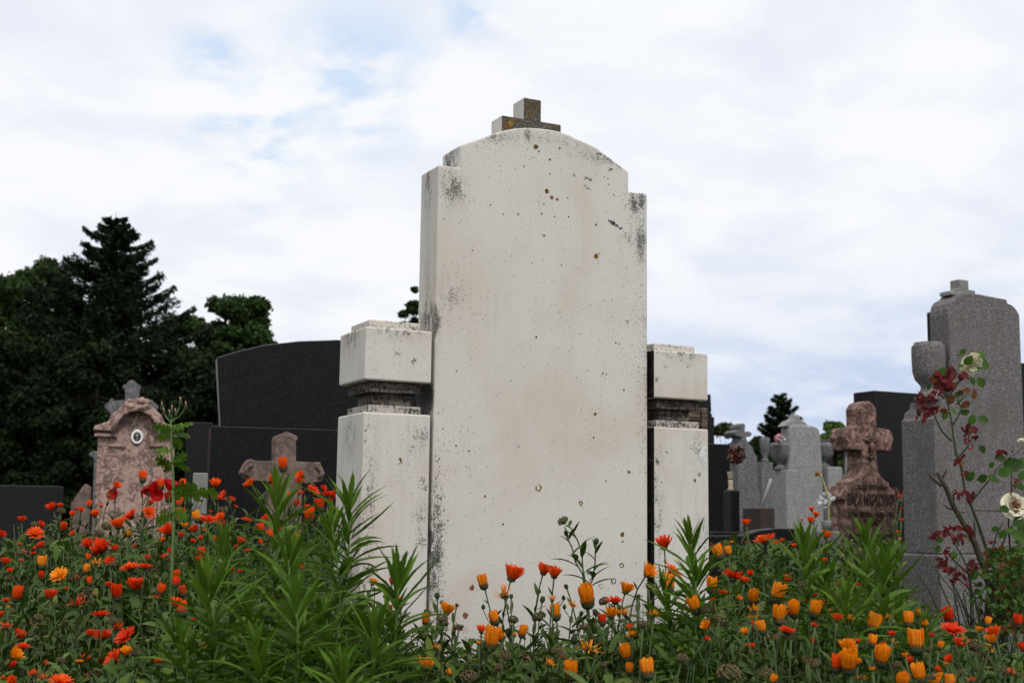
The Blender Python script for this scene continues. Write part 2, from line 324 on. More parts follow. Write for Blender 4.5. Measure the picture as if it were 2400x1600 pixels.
def spot(mb, u, z, r, y, mi, n=8, sq=1.0, ang=0.0, jag=.25, ring=0):
    pts = []
    for k in range(n):
        a = 2*math.pi*k/n; q = r*(1+random.uniform(-jag, jag)); x_, z_ = q*math.cos(a), q*sq*math.sin(a)
        pts.append((u+x_*math.cos(ang)-z_*math.sin(ang), z+x_*math.sin(ang)+z_*math.cos(ang)))
    if ring:
        inn = [((p[0]-u)*ring+u, (p[1]-z)*ring+z) for p in pts]
        for k in range(n):
            if random.random() < .75: k2 = (k+1) % n; mb.add([(pts[k][0], y, pts[k][1]), (pts[k2][0], y, pts[k2][1]), (inn[k2][0], y, inn[k2][1]), (inn[k][0], y, inn[k][1])], [(0, 1, 2, 3)], mi)
    else: mb.add([(p[0], y, p[1]) for p in pts], [tuple(range(n))], mi)
tomb = thing('tombstone', F0.mat(), 'large blank white marble tombstone with stepped arched top and small cross', 'tombstone')
def cl(px, py): u, z = F0.px(px, py); return (u, 0, z)
blobs = [(cl(1062, 440), (.075, .05, .10), .95), (cl(1495, 475), (.05, .05, .075), 1.25), (cl(1502, 570), (.035, .05, .10), 1.15), (cl(1470, 560), (.06, .05, .03), .8),
         (cl(1522, 850), (.032, .05, .40), 1.0), (cl(1014, 1280), (.046, .05, .26), 1.35), (cl(1160, 318), (.09, .05, .035), .9), (cl(1420, 372), (.16, .05, .035), .85),
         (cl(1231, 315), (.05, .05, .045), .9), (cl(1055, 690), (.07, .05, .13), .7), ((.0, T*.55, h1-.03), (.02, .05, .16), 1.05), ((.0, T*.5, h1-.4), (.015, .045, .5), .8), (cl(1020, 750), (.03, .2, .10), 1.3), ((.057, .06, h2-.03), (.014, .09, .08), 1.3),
         (cl(1015, 760), (.03, .03, .5), .55), (cl(1300, 330), (.3, .05, .05), .6),
         ((-.002, T*.5, (hp1+hc0)/2), (.012, .09, .062), 3.0), ((-.002, T*.5, hc0-.02), (.010, .09, .05), 3.0)]  # last two blacken the slab's side face within the left neck gap
mb = MB(); mb.prism(outline, 0, T)
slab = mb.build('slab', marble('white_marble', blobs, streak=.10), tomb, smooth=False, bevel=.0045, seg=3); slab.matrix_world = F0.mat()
# crust, pores and lichen lying on the face of the slab
mb = MB(); Y = -.0007
def speck_px(px, py, rmm, mi=0, **k):
    u, z = F0.px(px, py)
    if inpoly(u, z, outline) and inpoly(u+.006*(1 if u > .3 else -1), z, outline): spot(mb, u, z, rmm/1000, Y-random.random()*.0002, mi, **k)
for i in range(1500):
    speck_px(random.uniform(1010, 1525), random.uniform(300, 1500), random.choice([.4, .5, .6, .7, .9, 1.2]), random.choice([0, 3, 3]), n=6, sq=random.uniform(.5, 1))
for (cx, cy, rx, ry, n, s) in [(1060, 440, 18, 26, 150, .7), (1493, 472, 13, 18, 220, .9), (1500, 560, 14, 28, 200, .8), (1510, 850, 7, 150, 330, .8), (1023, 1200, 8, 60, 300, 1.1), (1023, 1350, 8, 60, 260, 1.0),
        (1085, 700, 30, 50, 120, .6), (1065, 1020, 26, 40, 110, .7), (1300, 680, 70, 50, 110, .6), (1420, 900, 50, 90, 130, .6), (1240, 350, 60, 16, 90, .6), (1160, 330, 20, 10, 70, .8), (1400, 360, 40, 22, 60, .8), (1480, 760, 20, 60, 90, .7)]:
    for i in range(n): speck_px(random.gauss(cx, rx*1.25), random.gauss(cy, ry*1.2), s*random.uniform(.6, 1.7), random.choice([0, 0, 0, 3]), n=6, sq=random.uniform(.4, 1), ang=random.uniform(0, 3))
def streak(x0, y0, x1, y1, n, s):
    for i in range(n):
        t = random.random(); x, y = c4(x0+(x1-x0)*t+random.gauss(0, 7), y0+(y1-y0)*t+random.gauss(0, 7)); speck_px(x, y, s*random.uniform(.5, 1.5), 0, n=6, sq=.5, ang=-.6)
for a in [(1655, 1100, 1770, 1178, 46, 2.2), (1450, 735, 1520, 778, 22, 1.6), (1355, 720, 1405, 750, 8, 1.4), (1440, 810, 1520, 860, 18, 1.3), (1565, 560, 1600, 560, 8, 1.8), (1630, 580, 1690, 620, 14, 1.8), (1655, 678, 1690, 690, 10, 1.8), (1690, 640, 1800, 690, 14, 1.2), (980, 380, 1020, 470, 40, .7)]: streak(*a)
for x, y, r in [(1558, 1140, 2.6), (1703, 895, 1.8), (1653, 762, 1.6), (1624, 747, 1.3), (695, 975, 1.8), (548, 1345, 1.6), (1130, 970, 1.8), (1275, 1466, 1.8), (797, 1053, 1.8), (1332, 1072, 2.2), (970, 660, 1.8), (1325, 918, 1.8), (1218, 1072, 1.8), (1038, 593, 1.3), (1660, 808, 1.4)]: speck_px(*c4(x, y), r, 0, n=9)
cm = lambda x, y: (1000+x/2.6127, 550+y/2.6127); c3 = lambda x, y: (950+x/3.4836, 1150+y/3.4836)
for x, y, r in [(670, 627, 2.4), (825, 184, 1.5), (281, 94, 1.5), (180, 1290, 2.1), (257, 1323, 2.4), (948, 1071, 1.2), (226, 401, 1.4), (562, 1295, 1.5), (815, 472, 1.5), (345, 515, 1.2), (99, 1187, 1.6), (1088, 403, 1.2), (918, 875, 1.3), (645, 170, 1.5), (71, 1090, 1.4)]: speck_px(*cm(x, y), r, 0, n=9)
for f, x, y, r, mi, rg in [(c4, 1065, 503, 6.5, 1, 0), (c4, 1090, 538, 2.6, 1, 0), (c4, 1155, 865, 6, 1, 0), (c4, 1558, 1393, 6.3, 1, 0), (c4, 1195, 914, 5, 2, 0), (c4, 1239, 930, 3.6, 2, 0), (c4, 1260, 514, 2.7, 2, 0), (c4, 1180, 606, 3, 2, 0), (c4, 1112, 1048, 2.3, 2, 0), (c4, 1132, 1226, 2.8, 2, 0), (c4, 1180, 722, 2.2, 1, 0), (c4, 920, 1052, 2.5, 1, 0),
        (cm, 1228, 533, 4.4, 1, .55), (cm, 1157, 660, 2.3, 1, 0), (cm, 1178, 667, 1.8, 1, 0), (cm, 1078, 848, 2.3, 1, 0), (cm, 1100, 853, 1.8, 1, 0), (cm, 1207, 950, 2.6, 1, 0), (cm, 1032, 1097, 3.8, 1, 0), (cm, 1021, 1240, 2.6, 1, 0), (cm, 1238, 1450, 3.6, 1, 0), (cm, 685, 1547, 8.5, 1, .6), (cm, 1098, 1505, 2, 1, 0), (cm, 184, 834, 1.8, 1, 0), (cm, 42, 1372, 3, 1, 0),
        (c3, 650, 42, 2.8, 1, 0), (c3, 1430, 100, 6.3, 1, .5), (c3, 1770, 353, 5.8, 1, 0), (c3, 1775, 410, 3, 0, .4), (c3, 1765, 605, 6.5, 1, .6), (c3, 545, 790, 6, 2, 0), (c3, 490, 1015, 7, 2, 0), (c3, 1700, 735, 8, 3, .5), (c3, 1600, 775, 6.5, 1, .75), (c3, 1495, 660, 5.5, 3, 0), (c3, 797, 270, 2.4, 0, 0), (c3, 305, 530, 2, 1, 0), (c3, 1720, 870, 6, 3, .6)]:
    x, y = f(x, y)
    speck_px(x, y, r, mi, n=14, ring=rg, jag=.18)
    if mi in (1, 2) and r > 3.4 and not rg:
        for k in range(4): speck_px(x+random.gauss(0, r*.45), y+random.gauss(0, r*.45), r*.3, 0 if mi == 1 else 2, n=7)
tmp = mb.build('crust_and_lichen', [M['soot'], M['lichen_ochre'], M['lichen_brown'], M['sootg']], tomb); tmp.matrix_world = F0.mat()
tag(tmp, 'black specks and ochre lichen spots on the marble face', None)
# cross on top
V0 = .030
def q4(x, y): return F0.px(*c4(x, y), V0)
A = q4(966, 98); B = q4(1111, 122); D = q4(1111, 288); E_ = q4(1273, 322); G = q4(787, 238); H_ = q4(963, 262)
zb = h2-.01
mb = MB(); mb.prism([(G[0], zb), (E_[0], zb), (E_[0], E_[1]), (B[0], E_[1]), (B[0], A[1]), (A[0], A[1]), (A[0], E_[1]), (G[0], E_[1])], V0, V0+.062)
crm = marble('cross_side_marble', [((A[0], .09, .9+CAMZ), (.2, .06, .12), .6)])
o = mb.build('cross', [M['crossm'], crm], tomb, bevel=.003); o.matrix_world = F0.mat()
for i, p in enumerate(o.data.polygons):
    if i >= 2 and abs(p.normal.x) > .5: p.material_index = 1
LI = [flat('cross_lichen', (.30, .17, .02), .9, .1, .4, 200), flat('rust_lichen', (.24, .07, .02), .9, .1, .4, 200)]
for x, y, r, mi in [(865, 310, 8, 0), (825, 340, 5.5, 1), (975, 218, 4, 1), (1070, 205, 2.4, 0), (1015, 240, 3, 0), (1075, 130, 3, 0), (1160, 340, 2.6, 0), (1220, 330, 2.6, 0), (1135, 345, 2, 0), (880, 285, 4, 0)]:
    u, z = q4(x, y); mb = MB()
    for k in range(5): spot(mb, u+random.gauss(0, r/3000), z+random.gauss(0, r/3000), r*.55/1000, V0-.0006-k*.0001, mi, n=11, jag=.4)
    o2 = mb.build('lichen', LI, o); o2.matrix_world = F0.mat()
#'cross_lichen', (.30, .17, .02), .9, .1, .4, 200), flat('rust_lichen', (.24, .07, .02), .9, .1, .4, 200)], o); o2.matrix_world = F0.mat()
# side pedestals
vp, g, pw, pd = -.0117, .0118, .1686, .1805; hc1, hc0, hp1 = .4587+CAMZ, .334+CAMZ, .259+CAMZ
def pedestal(u0, side):
    pb = [((u0+pw*.1 if side < 0 else u0+.01, vp, hp1-.3), (.04, .03, .6), .72), ((u0+pw*.8, vp, hp1-.06), (.06, .03, .10), .68), ((u0+.02, vp+.04, hp1-.06), (.04, .06, .06), .5), ((u0+pw*.9, vp, hp1-.26), (.05, .03, .12), .68), ((u0, vp+.09, hp1-.05), (.02, .09, .12), .8)]
    m1 = marble('pedestal_marble', pb, streak=.16)
    cb = [((u0, vp+.1, hc1-.01), (.07, .12, .08), .95), ((u0+pw*.5, vp, hc1), (.14, .03, .05), .8), ((u0+.01, vp+.02, hc0+.02), (.04, .04, .05), .4)]
    m2 = marble('capital_marble', cb, streak=.12)
    def add(name, box, m, bev=.004):
        b = MB(); b.box(*box); o = b.build(name, m, tomb, bevel=bev); o.matrix_world = F0.mat(); return o
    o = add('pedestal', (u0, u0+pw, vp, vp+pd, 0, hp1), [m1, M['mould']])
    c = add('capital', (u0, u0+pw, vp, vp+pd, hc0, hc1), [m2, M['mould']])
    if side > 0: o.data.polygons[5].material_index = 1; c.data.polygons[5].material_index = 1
    i = .018
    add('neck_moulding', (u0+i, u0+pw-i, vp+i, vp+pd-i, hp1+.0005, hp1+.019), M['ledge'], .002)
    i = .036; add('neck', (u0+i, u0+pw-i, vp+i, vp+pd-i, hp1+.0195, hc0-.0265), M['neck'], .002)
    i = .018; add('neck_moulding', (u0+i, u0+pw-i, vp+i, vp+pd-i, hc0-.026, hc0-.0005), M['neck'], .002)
    i = .020; add('top_plate', (u0+i, u0+pw-i, vp+i+.012, vp+pd-i, hc1+.0005, hc1+.022), M['plate'], .003)
pedestal(-g-pw, -1); pedestal(.6+g, 1)
mb = MB(); cs5 = lambda x, y: (1450+x/3.92, 750+y/3.92); cs6 = lambda x, y: (750+x/3.92, 950+y/3.92); cs3 = lambda x, y: (750+x/3.92, 650+y/3.92)
def ps(px, py, r, mi, **k):
    u, z = F0.px(px, py, vp); lo, hi = (-g-pw, -g) if u < .3 else (.6+g, .6+g+pw)
    if lo+.004 < u < hi-.004 and (z < hp1-.004 or hc0+.004 < z < hc1-.004): spot(mb, u, z, r/1000, vp-.0007-random.random()*.0002, mi, **k)
for i in range(420): ps(random.uniform(850, 1012), random.uniform(765, 1400), random.choice([.4, .5, .6, .9]), random.choice([0, 3]), n=6)
for i in range(320): ps(random.uniform(1535, 1660), random.uniform(820, 1400), random.choice([.4, .5, .6, .9]), random.choice([0, 3]), n=6)
for f, x, y, r, n in [(cs5, 350, 540, 12, 30), (cs5, 350, 1300, 14, 60), (cs5, 440, 1210, 8, 12), (cs5, 660, 350, 6, 8), (cs5, 640, 425, 8, 8), (cs5, 435, 425, 10, 8), (cs3, 710, 700, 16, 22), (cs3, 865, 765, 16, 26), (cs3, 730, 510, 40, 20), (cs6, 950, 280, 30, 60), (cs6, 960, 730, 26, 40), (cs6, 410, 325, 8, 20), (cs6, 415, 230, 6, 14), (cs6, 740, 530, 9, 12), (cs6, 940, 675, 12, 12), (cs6, 945, 1250, 26, 40), (cs6, 450, 1480, 30, 40)]:
    for i in range(n):
        px, py = f(random.gauss(x, r), random.gauss(y, r)); ps(px, py, random.uniform(.5, 1.6), 0, n=6, sq=.6, ang=random.uniform(0, 3))
for f, x, y, r, mi, rg in [(cs5, 740, 1415, 5, 1, .5), (cs5, 700, 1470, 4, 1, 0), (cs5, 392, 1488, 2, 0, 0), (cs6, 735, 490, 3, 1, 0), (cs6, 742, 503, 2.4, 1, 0), (cs6, 985, 1258, 2.2, 0, 0)]: ps(*f(x, y), r, mi, n=12, ring=rg)
for i in range(30):
    t = random.uniform(-1, 1); ps(*cs5(800-30*(1-t*t)**.5+random.uniform(-18, 18), 1250+85*t), random.uniform(3.0, 5.5), 4, n=9, jag=.35)
o = mb.build('crust_and_lichen', [M['soot'], M['lichen_ochre'], M['lichen_brown'], M['sootg'], M['chip']], tomb); o.matrix_world = F0.mat()
tag(o, 'specks, lichen rings and a pale chip on the two pedestals', None)
# ------------------------------------------------------------------ other graves
def stone(name, fr, label, cat='gravestone', group=None): return thing(name, fr.mat(), label, cat, group)
def part(mb, name, m, th, fr, bevel=.005, smooth=False, seg=2):
    o = mb.build(name, m, th, bevel=bevel, smooth=smooth, seg=seg); o.matrix_world = fr.mat(); return o
def ptsof(fr, lst, v=0.0): return [fr.px(x, y, v) for x, y in lst]
# big black arched tomb behind on the left
fr = frame_at(508, 6.5, 15); th = stone('black_tombstone', fr, 'wide black granite tombstone with curved top behind left pedestal')
def ap(x, y): return fr.px(x, y)
top = ptsof(fr, [(508, 838), (560, 822), (620, 808), (700, 799), (790, 796), (880, 801), (960, 811), (1040, 828), (1100, 846)])
zb = fr.px(508, 998)[1]; W1 = top[-1][0]
mb = MB(); mb.prism([(0, zb), (W1, zb)]+top[::-1], 0, .13); o = part(mb, 'headstone', [M['black'], M['blackedge']], th, fr, .004)
for p in o.data.polygons:
    if abs(p.normal.y) < .5: p.material_index = 1
mb = MB(); mb.box(-.045, W1+.045, -.03, .20, .12, zb-.001); o = part(mb, 'plinth', [M['black'], M['redside']], th, fr, .004); o.data.polygons[5].material_index = 1
mb = MB(); mb.box(-.12, W1+.12, -.25, .28, -.05, .119); part(mb, 'base', M['black2'], th, fr)
# pink cross in front of it
fr = frame_at(668, 5.7, 18); th = stone('pink_cross_gravestone', fr, 'low weathered pink stone cross in front of the black curved tombstone', 'grave cross')
c2b = lambda x, y: (200+x/3.4853, 850+y/3.4853)
L_ = ptsof(fr, [c2b(x, y) for x, y in [(1330, 960), (1270, 895), (1310, 815), (1345, 783), (1400, 800), (1548, 800), (1548, 625), (1560, 592), (1600, 580), (1650, 558), (1690, 580), (1735, 600), (1735, 628), (1722, 640), (1722, 805), (1880, 812), (1920, 808), (1930, 840), (1958, 900), (1930, 970), (1800, 985)]])
u0, u1 = fr.px(*c2b(1500, 1000))[0], fr.px(*c2b(1770, 1000))[0]
mb = MB(); mb.prism([(u0-.02, -.05), (u1+.02, -.05), (u1, L_[-1][1])]+L_[::-1]+[(u0, L_[0][1]-.005)], 0, .10); part(mb, 'cross', M['pink3'], th, fr, .012, seg=3)
for sx, x, y in ((-1, 1360, 890), (1, 1880, 900)):
    u, z = fr.px(*c2b(x, y)); mb = MB(); mb.tube([(u+sx*.0, -.004, z+.03), (u+sx*.022, -.008, z+.015), (u+sx*.026, -.008, z-.008), (u+sx*.008, -.008, z-.02)], [.006, .009, .008, .004])
    part(mb, 'scroll_relief', M['pink3'], th, fr, 0, True)
# pink arched tomb with portrait, grey cross behind
fr = frame_at(232, 6.4, 15); th = stone('pink_tombstone', fr, 'pink weathered tombstone with arched cornice and oval portrait, left of black tombstone')
u = lambda x, y, v=0.0: fr.px(*c2b(x, y), v)
bl = u(105, 600)[0]; br = u(735, 600)[0]; zt = u(200, 560)[1]
mb = MB(); arcp = [u(x, y) for x, y in [(600, 560), (585, 500), (540, 440), (480, 405), (420, 395), (360, 405), (300, 440), (258, 500), (243, 560)]]
mb.prism([(bl, -.05), (br, -.05), (br, zt)]+arcp+[(bl, zt)], 0, .16); part(mb, 'body', M['pink'], th, fr, .008)
cor = [u(x, y, -.04) for x, y in [(62, 548), (75, 512), (130, 495), (190, 475), (205, 425), (265, 385), (325, 320), (345, 292), (385, 298), (420, 288), (460, 292), (512, 312), (560, 370), (620, 425), (648, 490), (700, 505), (768, 520), (770, 545)]]
inn = [u(x, y, -.04) for x, y in [(605, 548), (590, 490), (545, 430), (485, 392), (420, 380), (355, 392), (298, 428), (252, 490), (238, 560)]]
mb = MB(); n = len(cor)
mb.prism(cor[::-1]+[(cor[0][0], cor[0][1])][:0]+inn[::-1], -.04, .17); part(mb, 'cornice', M['pink'], th, fr, .01, seg=3)
mb = MB()
for dx, r in ((0, .012), (.02, .008)):
    pr = [u(x, y, -.05) for x, y in [(606, 552), (588, 488), (545, 425), (483, 388), (420, 375), (355, 388), (296, 424), (248, 488), (235, 560)]]
    cc = u(420, 560, -.05); mb.tube([((p[0]-cc[0])*(1+dx*5)+cc[0], -.045, (p[1]-cc[1])*(1+dx*5)+cc[1]) for p in pr], r)
part(mb, 'arch_moulding', M['pink'], th, fr, 0, True)
mb = MB()
for k in range(9): uu, z = u(350+random.uniform(0, 160), 300+random.uniform(0, 70), -.05); mb.lathe([(.004, z-.018), (.018, z-.008), (.016, z+.006), (.004, z+.014)], uu, -.045, 8)
part(mb, 'carved_flowers', M['pink'], th, fr, 0, True)
for xa, ya, xb, e0, e1, dp in ((190, 672, 332, 0, 0, .012), (520, 672, 640, 0, 0, .012), (112, 590, 262, .02, 0, .025), (600, 590, 735, 0, .015, .025)):
    p, q = u(xa, ya), u(xb, ya); mb = MB(); mb.box(p[0]-e0, q[0]+e1, -dp, -.0005, p[1]-.008, p[1]+.008); part(mb, 'ledge', M['pink'], th, fr, .003)
mc = u(423, 603); rx, rz = .0285, .034
def disc(cx, cz, rx, rz, y0, y1, n=28): return [(cx+rx*math.cos(2*math.pi*k/n), cz+rz*math.sin(2*math.pi*k/n)) for k in range(n)]
mb = MB(); mb.prism(disc(mc[0], mc[1], rx, rz, 0, 0), -.012, .0); md = part(mb, 'portrait_medallion', M['white'], th, fr, .003)
mb = MB(); mb.prism(disc(mc[0], mc[1], rx*.62, rz*.64, 0, 0), -.0135, -.0125); mb2 = part(mb, 'portrait', [M['photo'], M['skin']], md, fr, 0)
mb = MB(); mb.prism(disc(mc[0], mc[1]+rz*.2, rx*.22, rz*.24, 0, 0), -.0145, -.0138, 0); mb.prism([(mc[0]-rx*.42, mc[1]-rz*.45), (mc[0]+rx*.42, mc[1]-rz*.45), (mc[0]+rx*.3, mc[1]-rz*.12), (mc[0], mc[1]-rz*.02), (mc[0]-rx*.3, mc[1]-rz*.12)], -.0145, -.0138, 1)
mb.prism([(mc[0]-rx*.08, mc[1]-rz*.4), (mc[0]+rx*.08, mc[1]-rz*.4), (mc[0]+rx*.04, mc[1]-rz*.08), (mc[0]-rx*.04, mc[1]-rz*.08)], -.0150, -.0146, 0)
part(mb, 'portrait_figure', [M['skin'], M['photo']], md, fr, 0)
# grey cross tomb behind it
fr = frame_at(225, 7.3, 16); th = stone('grey_cross_tombstone', fr, 'grey stone cross with lobed ends rising behind the pink arched tombstone', 'grave cross')
G1 = [u(x, y) for x, y in [(325, 470), (325, 305), (240, 310), (228, 290), (205, 295), (190, 322), (160, 340), (156, 360), (178, 378), (205, 395), (215, 430), (270, 440)]]
def uq(x, y): return fr.px(*c2b(x, y))
cr_l = [(325, 305), (240, 308), (228, 290), (205, 295), (190, 322), (160, 338), (156, 362), (180, 378), (200, 400), (215, 430), (270, 430), (325, 435)]
cr_t = [(325, 302), (325, 212), (303, 200), (310, 182), (335, 172), (350, 148), (380, 138), (405, 148), (420, 172), (447, 182), (458, 200), (443, 212), (443, 302)]
cr_r = [(443, 435), (545, 430), (560, 400), (590, 380), (602, 358), (585, 338), (560, 322), (545, 300), (528, 302), (512, 308), (443, 305)]
loop = [uq(x, y) for x, y in cr_t]+[uq(x, y) for x, y in cr_r[::-1]]+[(uq(470, 900)[0], 0), (uq(300, 900)[0], 0)]+[uq(x, y) for x, y in cr_l[::-1]][:-1]
mb = MB(); mb.prism(loop[::-1], 0, .10); part(mb, 'cross', M['mgrey'], th, fr, .008)
mb = MB(); bodyl = [uq(x, y) for x, y in [(72, 1200), (72, 790), (58, 768), (28, 762), (30, 740), (60, 722), (105, 720), (140, 620), (650, 620), (700, 760), (700, 1200)]]
bodyl[0] = (bodyl[0][0], -.05); bodyl[-1] = (bodyl[-1][0], -.05)
mb.prism(bodyl[::-1], -.02, .14); part(mb, 'body', M['mgrey'], th, fr, .008)
# thin black tomb between
fr = frame_at(428, 8.2, 12); th = stone('black_tombstone', fr, 'narrow dark tombstone between the pink arched one and the wide black one')
a = fr.px(428, 984); b = fr.px(500, 990); mb = MB(); mb.box(0, b[0], 0, .12, .0, a[1]-.01, taper=.004); part(mb, 'headstone', M['black2'], th, fr, .006)
mb = MB(); mb.box(-.08, b[0]+.08, -.1, .2, -.05, -.001+.12); part(mb, 'base', M['black2'], th, fr)
# little grey stones
fr = frame_at(449, 5.5, 14); th = stone('grave_marker', fr, 'small square grey concrete post beside the pink arched tombstone', 'grave marker')
a = fr.px(449, 1107); b = fr.px(488, 1107); mb = MB(); mb.box(0, b[0], 0, .08, .30, a[1]); part(mb, 'post', M['conc'], th, fr, .005)
mb = MB(); mb.box(-.05, b[0]+.05, -.04, .13, -.05, .299); part(mb, 'base', M['conc'], th, fr, .006)
fr = frame_at(-150, 6.2, 9); th = stone('black_tombstone', fr, 'plain flat topped dark grey slab at the left edge of the photo')
a = fr.px(138, 1138); mb = MB(); mb.box(0, a[0], 0, .14, .1, a[1]); part(mb, 'headstone', M['black2'], th, fr, .006)
mb = MB(); mb.box(-.1, a[0]+.06, -.08, .25, -.05, .099); part(mb, 'base', M['black2'], th, fr)
fr = frame_at(165, 8.0, 14); th = stone('pink_gravestone', fr, 'low dark pink stone half hidden left of the pink arched tombstone')
mb = MB(); a = fr.px(212, 1140); mb.prism([(0, 0), (a[0], 0), (a[0], a[1]), (a[0]*.7, a[1]+.02), (a[0]*.4, a[1]-.03), (0, a[1]-.10)], 0, .12); part(mb, 'headstone', M['pink3'], th, fr, .01)
mb = MB(); mb.box(-.06, a[0]+.06, -.05, .18, -.05, -.001+.1); part(mb, 'base', M['pink3'], th, fr)
# --- right side
# weathered wooden marker behind the right pedestal
fr = frame_at(1600, 4.3, 26); th = stone('wooden_grave_marker', fr, 'weathered wooden board marker behind the right white pedestal', 'grave marker')
a = fr.px(1600, 955); b = fr.px(1644, 957); c_ = fr.px(1660, 958); lo = fr.px(1644, 1050)[1]
mb = MB()
for k in range(14):
    z1 = a[1]-k*(a[1]-lo)/3
    if z1 < .08: break
    mb.box(0, b[0]-.001, random.uniform(.004, .01), .028, z1-(a[1]-lo)/3+.004, z1)
part(mb, 'board', M['wood'], th, fr, .002)
for q in (b[0], -.021): mb = MB(); mb.box(q, q+.022, -.004, .036, -.05, a[1]+.003); part(mb, 'post', M['wood'], th, fr, .003)
c7 = lambda x, y: (1600+x/3.4836, 850+y/3.4836)
def simple(name, px0, px1, py, d, a, depth, mat, label, zlow=-.05, base=True, bev=.006, taper=0.0):
    fr = frame_at(px0, d, a); th = stone(name, fr, label); t = fr.px(px1, py); z = fr.px(px0, py)[1]
    mb = MB(); mb.box(0, t[0], 0, depth, .12 if base else zlow, z, taper=taper); part(mb, 'headstone', mat, th, fr, bev)
    if base: mb = MB(); mb.box(-.08, t[0]+.08, -.12, depth+.1, zlow, .119); part(mb, 'base', mat, th, fr)
    return th, fr, t, z
fr = frame_at(1610, 9.2, 24); th = stone('black_tombstone', fr, 'stepped dark stone showing just right of the white pedestal')
P0 = [fr.px(*c7(x, y)) for x, y in [(258, 1400), (258, 445), (240, 440), (240, 415), (228, 410), (232, 396), (235, 396), (228, 258), (120, 258)]]
P0[0] = (P0[0][0], .12); P0.append((P0[-1][0], .12)); mb = MB(); mb.prism(P0, 0, .16); part(mb, 'headstone', M['black2'], th, fr, .006)
mb = MB(); mb.box(P0[-1][0]-.06, P0[0][0]+.06, -.1, .26, -.05, .119); part(mb, 'base', M['black2'], th, fr)
simple('black_tombstone', 1640, 1711, 1038, 7.9, 20, .14, M['black'], 'dark flat topped tombstone left of the vase with dried flowers')
th, fr, t, z = simple('black_grave_pillar', 1714, 1734, 1148, 7.2, 20, .09, M['black'], 'low black stone pillar carrying the cream vase')
# vase + dried flowers on pillar
vc = fr.mat() @ Vector((t[0]*.42, .045, z)); vt = thing('flower_vase', Matrix.Translation(vc), 'cream vase on the low black stone pillar', 'vase')
H = (P(1720, 1103, 7.2)-P(1720, 1147, 7.2)).length; k = H/.1
mb = MB(); mb.lathe([(.016*k, 0), (.018*k, .004*k), (.011*k, .02*k), (.013*k, .035*k), (.014*k, .055*k), (.012*k, .06*k), (.014*k, .066*k), (.016*k, .09*k), (.018*k, .1*k)], n=18)
o = mb.build('vase_body', M['cream'], vt, smooth=True); o.matrix_world = Matrix.Translation(vc)
mb = MB(); mb.lathe([(.0145*k, .058*k), (.016*k, .0605*k), (.0145*k, .063*k)], n=18); o = mb.build('rim_band', M['bark'], vt, smooth=True); o.matrix_world = Matrix.Translation(vc)
def bouquet(name, c, r, n, mats, label, cat, sc=.02, flat_=.8, vh=1.2):
    mb = MB()
    for i in range(n):
        d = Vector((random.gauss(0, 1), random.gauss(0, flat_), random.gauss(.5, vh))).normalized()*r*random.uniform(.3, 1)
        p = Vector(c)+d+Vector((0, 0, r*.5)); q = Euler((random.uniform(0, 6), random.uniform(0, 6), random.uniform(0, 6))).to_matrix(); s = sc*random.uniform(.5, 1.3)
        mb.add([p+q@Vector(v)*s for v in ((-1, -.5, 0), (0, -.8, .3), (1, -.4, 0), (.9, .6, .1), (0, .9, -.2), (-.8, .5, .1))], [(0, 1, 2, 3, 4, 5)], random.randrange(len(mats)))
        if i % 3 == 0: mb.tube([Vector(c)-Vector((0, 0, r*.4)), Vector(c)+d*.5, p], .0016, 4, 0)
    o = mb.build(name, mats); tag(o, label, cat); return o
bouquet('dried_bouquet', P(1727, 1078, 7.2), .05, 170, [flat('dried_red', (.13, .025, .02)), flat('dried_brown', (.10, .05, .03)), flat('dried_dark', (.05, .02, .018))], 'dried dark red bouquet standing in the cream vase', 'bouquet', .011, .5, 1.3)
# grey pointed tomb with lobed cross
fr = frame_at(1736, 12.5, 20); th = stone('grey_cross_tombstone', fr, 'grey gabled tombstone crowned by a small lobed cross', 'gravestone')
pts = [fr.px(*c7(x, y)) for x, y in [(472, 1400), (440, 690), (470, 655), (490, 610), (455, 600), (430, 590), (418, 565), (440, 545), (472, 550), (462, 520), (472, 500), (495, 490), (515, 505), (512, 530), (510, 560), (545, 558), (570, 575), (560, 600), (520, 605), (530, 640), (575, 690), (585, 730), (610, 765), (620, 1020), (635, 1050), (640, 1400)]]
pts[0] = (pts[0][0], 0); pts[-1] = (pts[-1][0], 0)
mb = MB(); mb.prism(pts[::-1], 0, .2); part(mb, 'headstone', M['mgrey'], th, fr, .01)
# blocks left of the pale tomb
th, fr, t, z = simple('grey_tombstone', 1786, 1812, 1082, 13.5, 20, .25, M['mgrey'], 'plain grey block between the gabled stone and the pale tombstone')
mb = MB(); k = .05; mb.lathe([(k*.7, z+.001), (k*.7, z+.03), (k*.35, z+.05), (k*.9, z+.10), (k, z+.2), (k*1.05, z+.24), (k*.8, z+.25)], t[0]*.75, .1, 16); part(mb, 'urn', M['mgrey'], th, fr, 0, True)
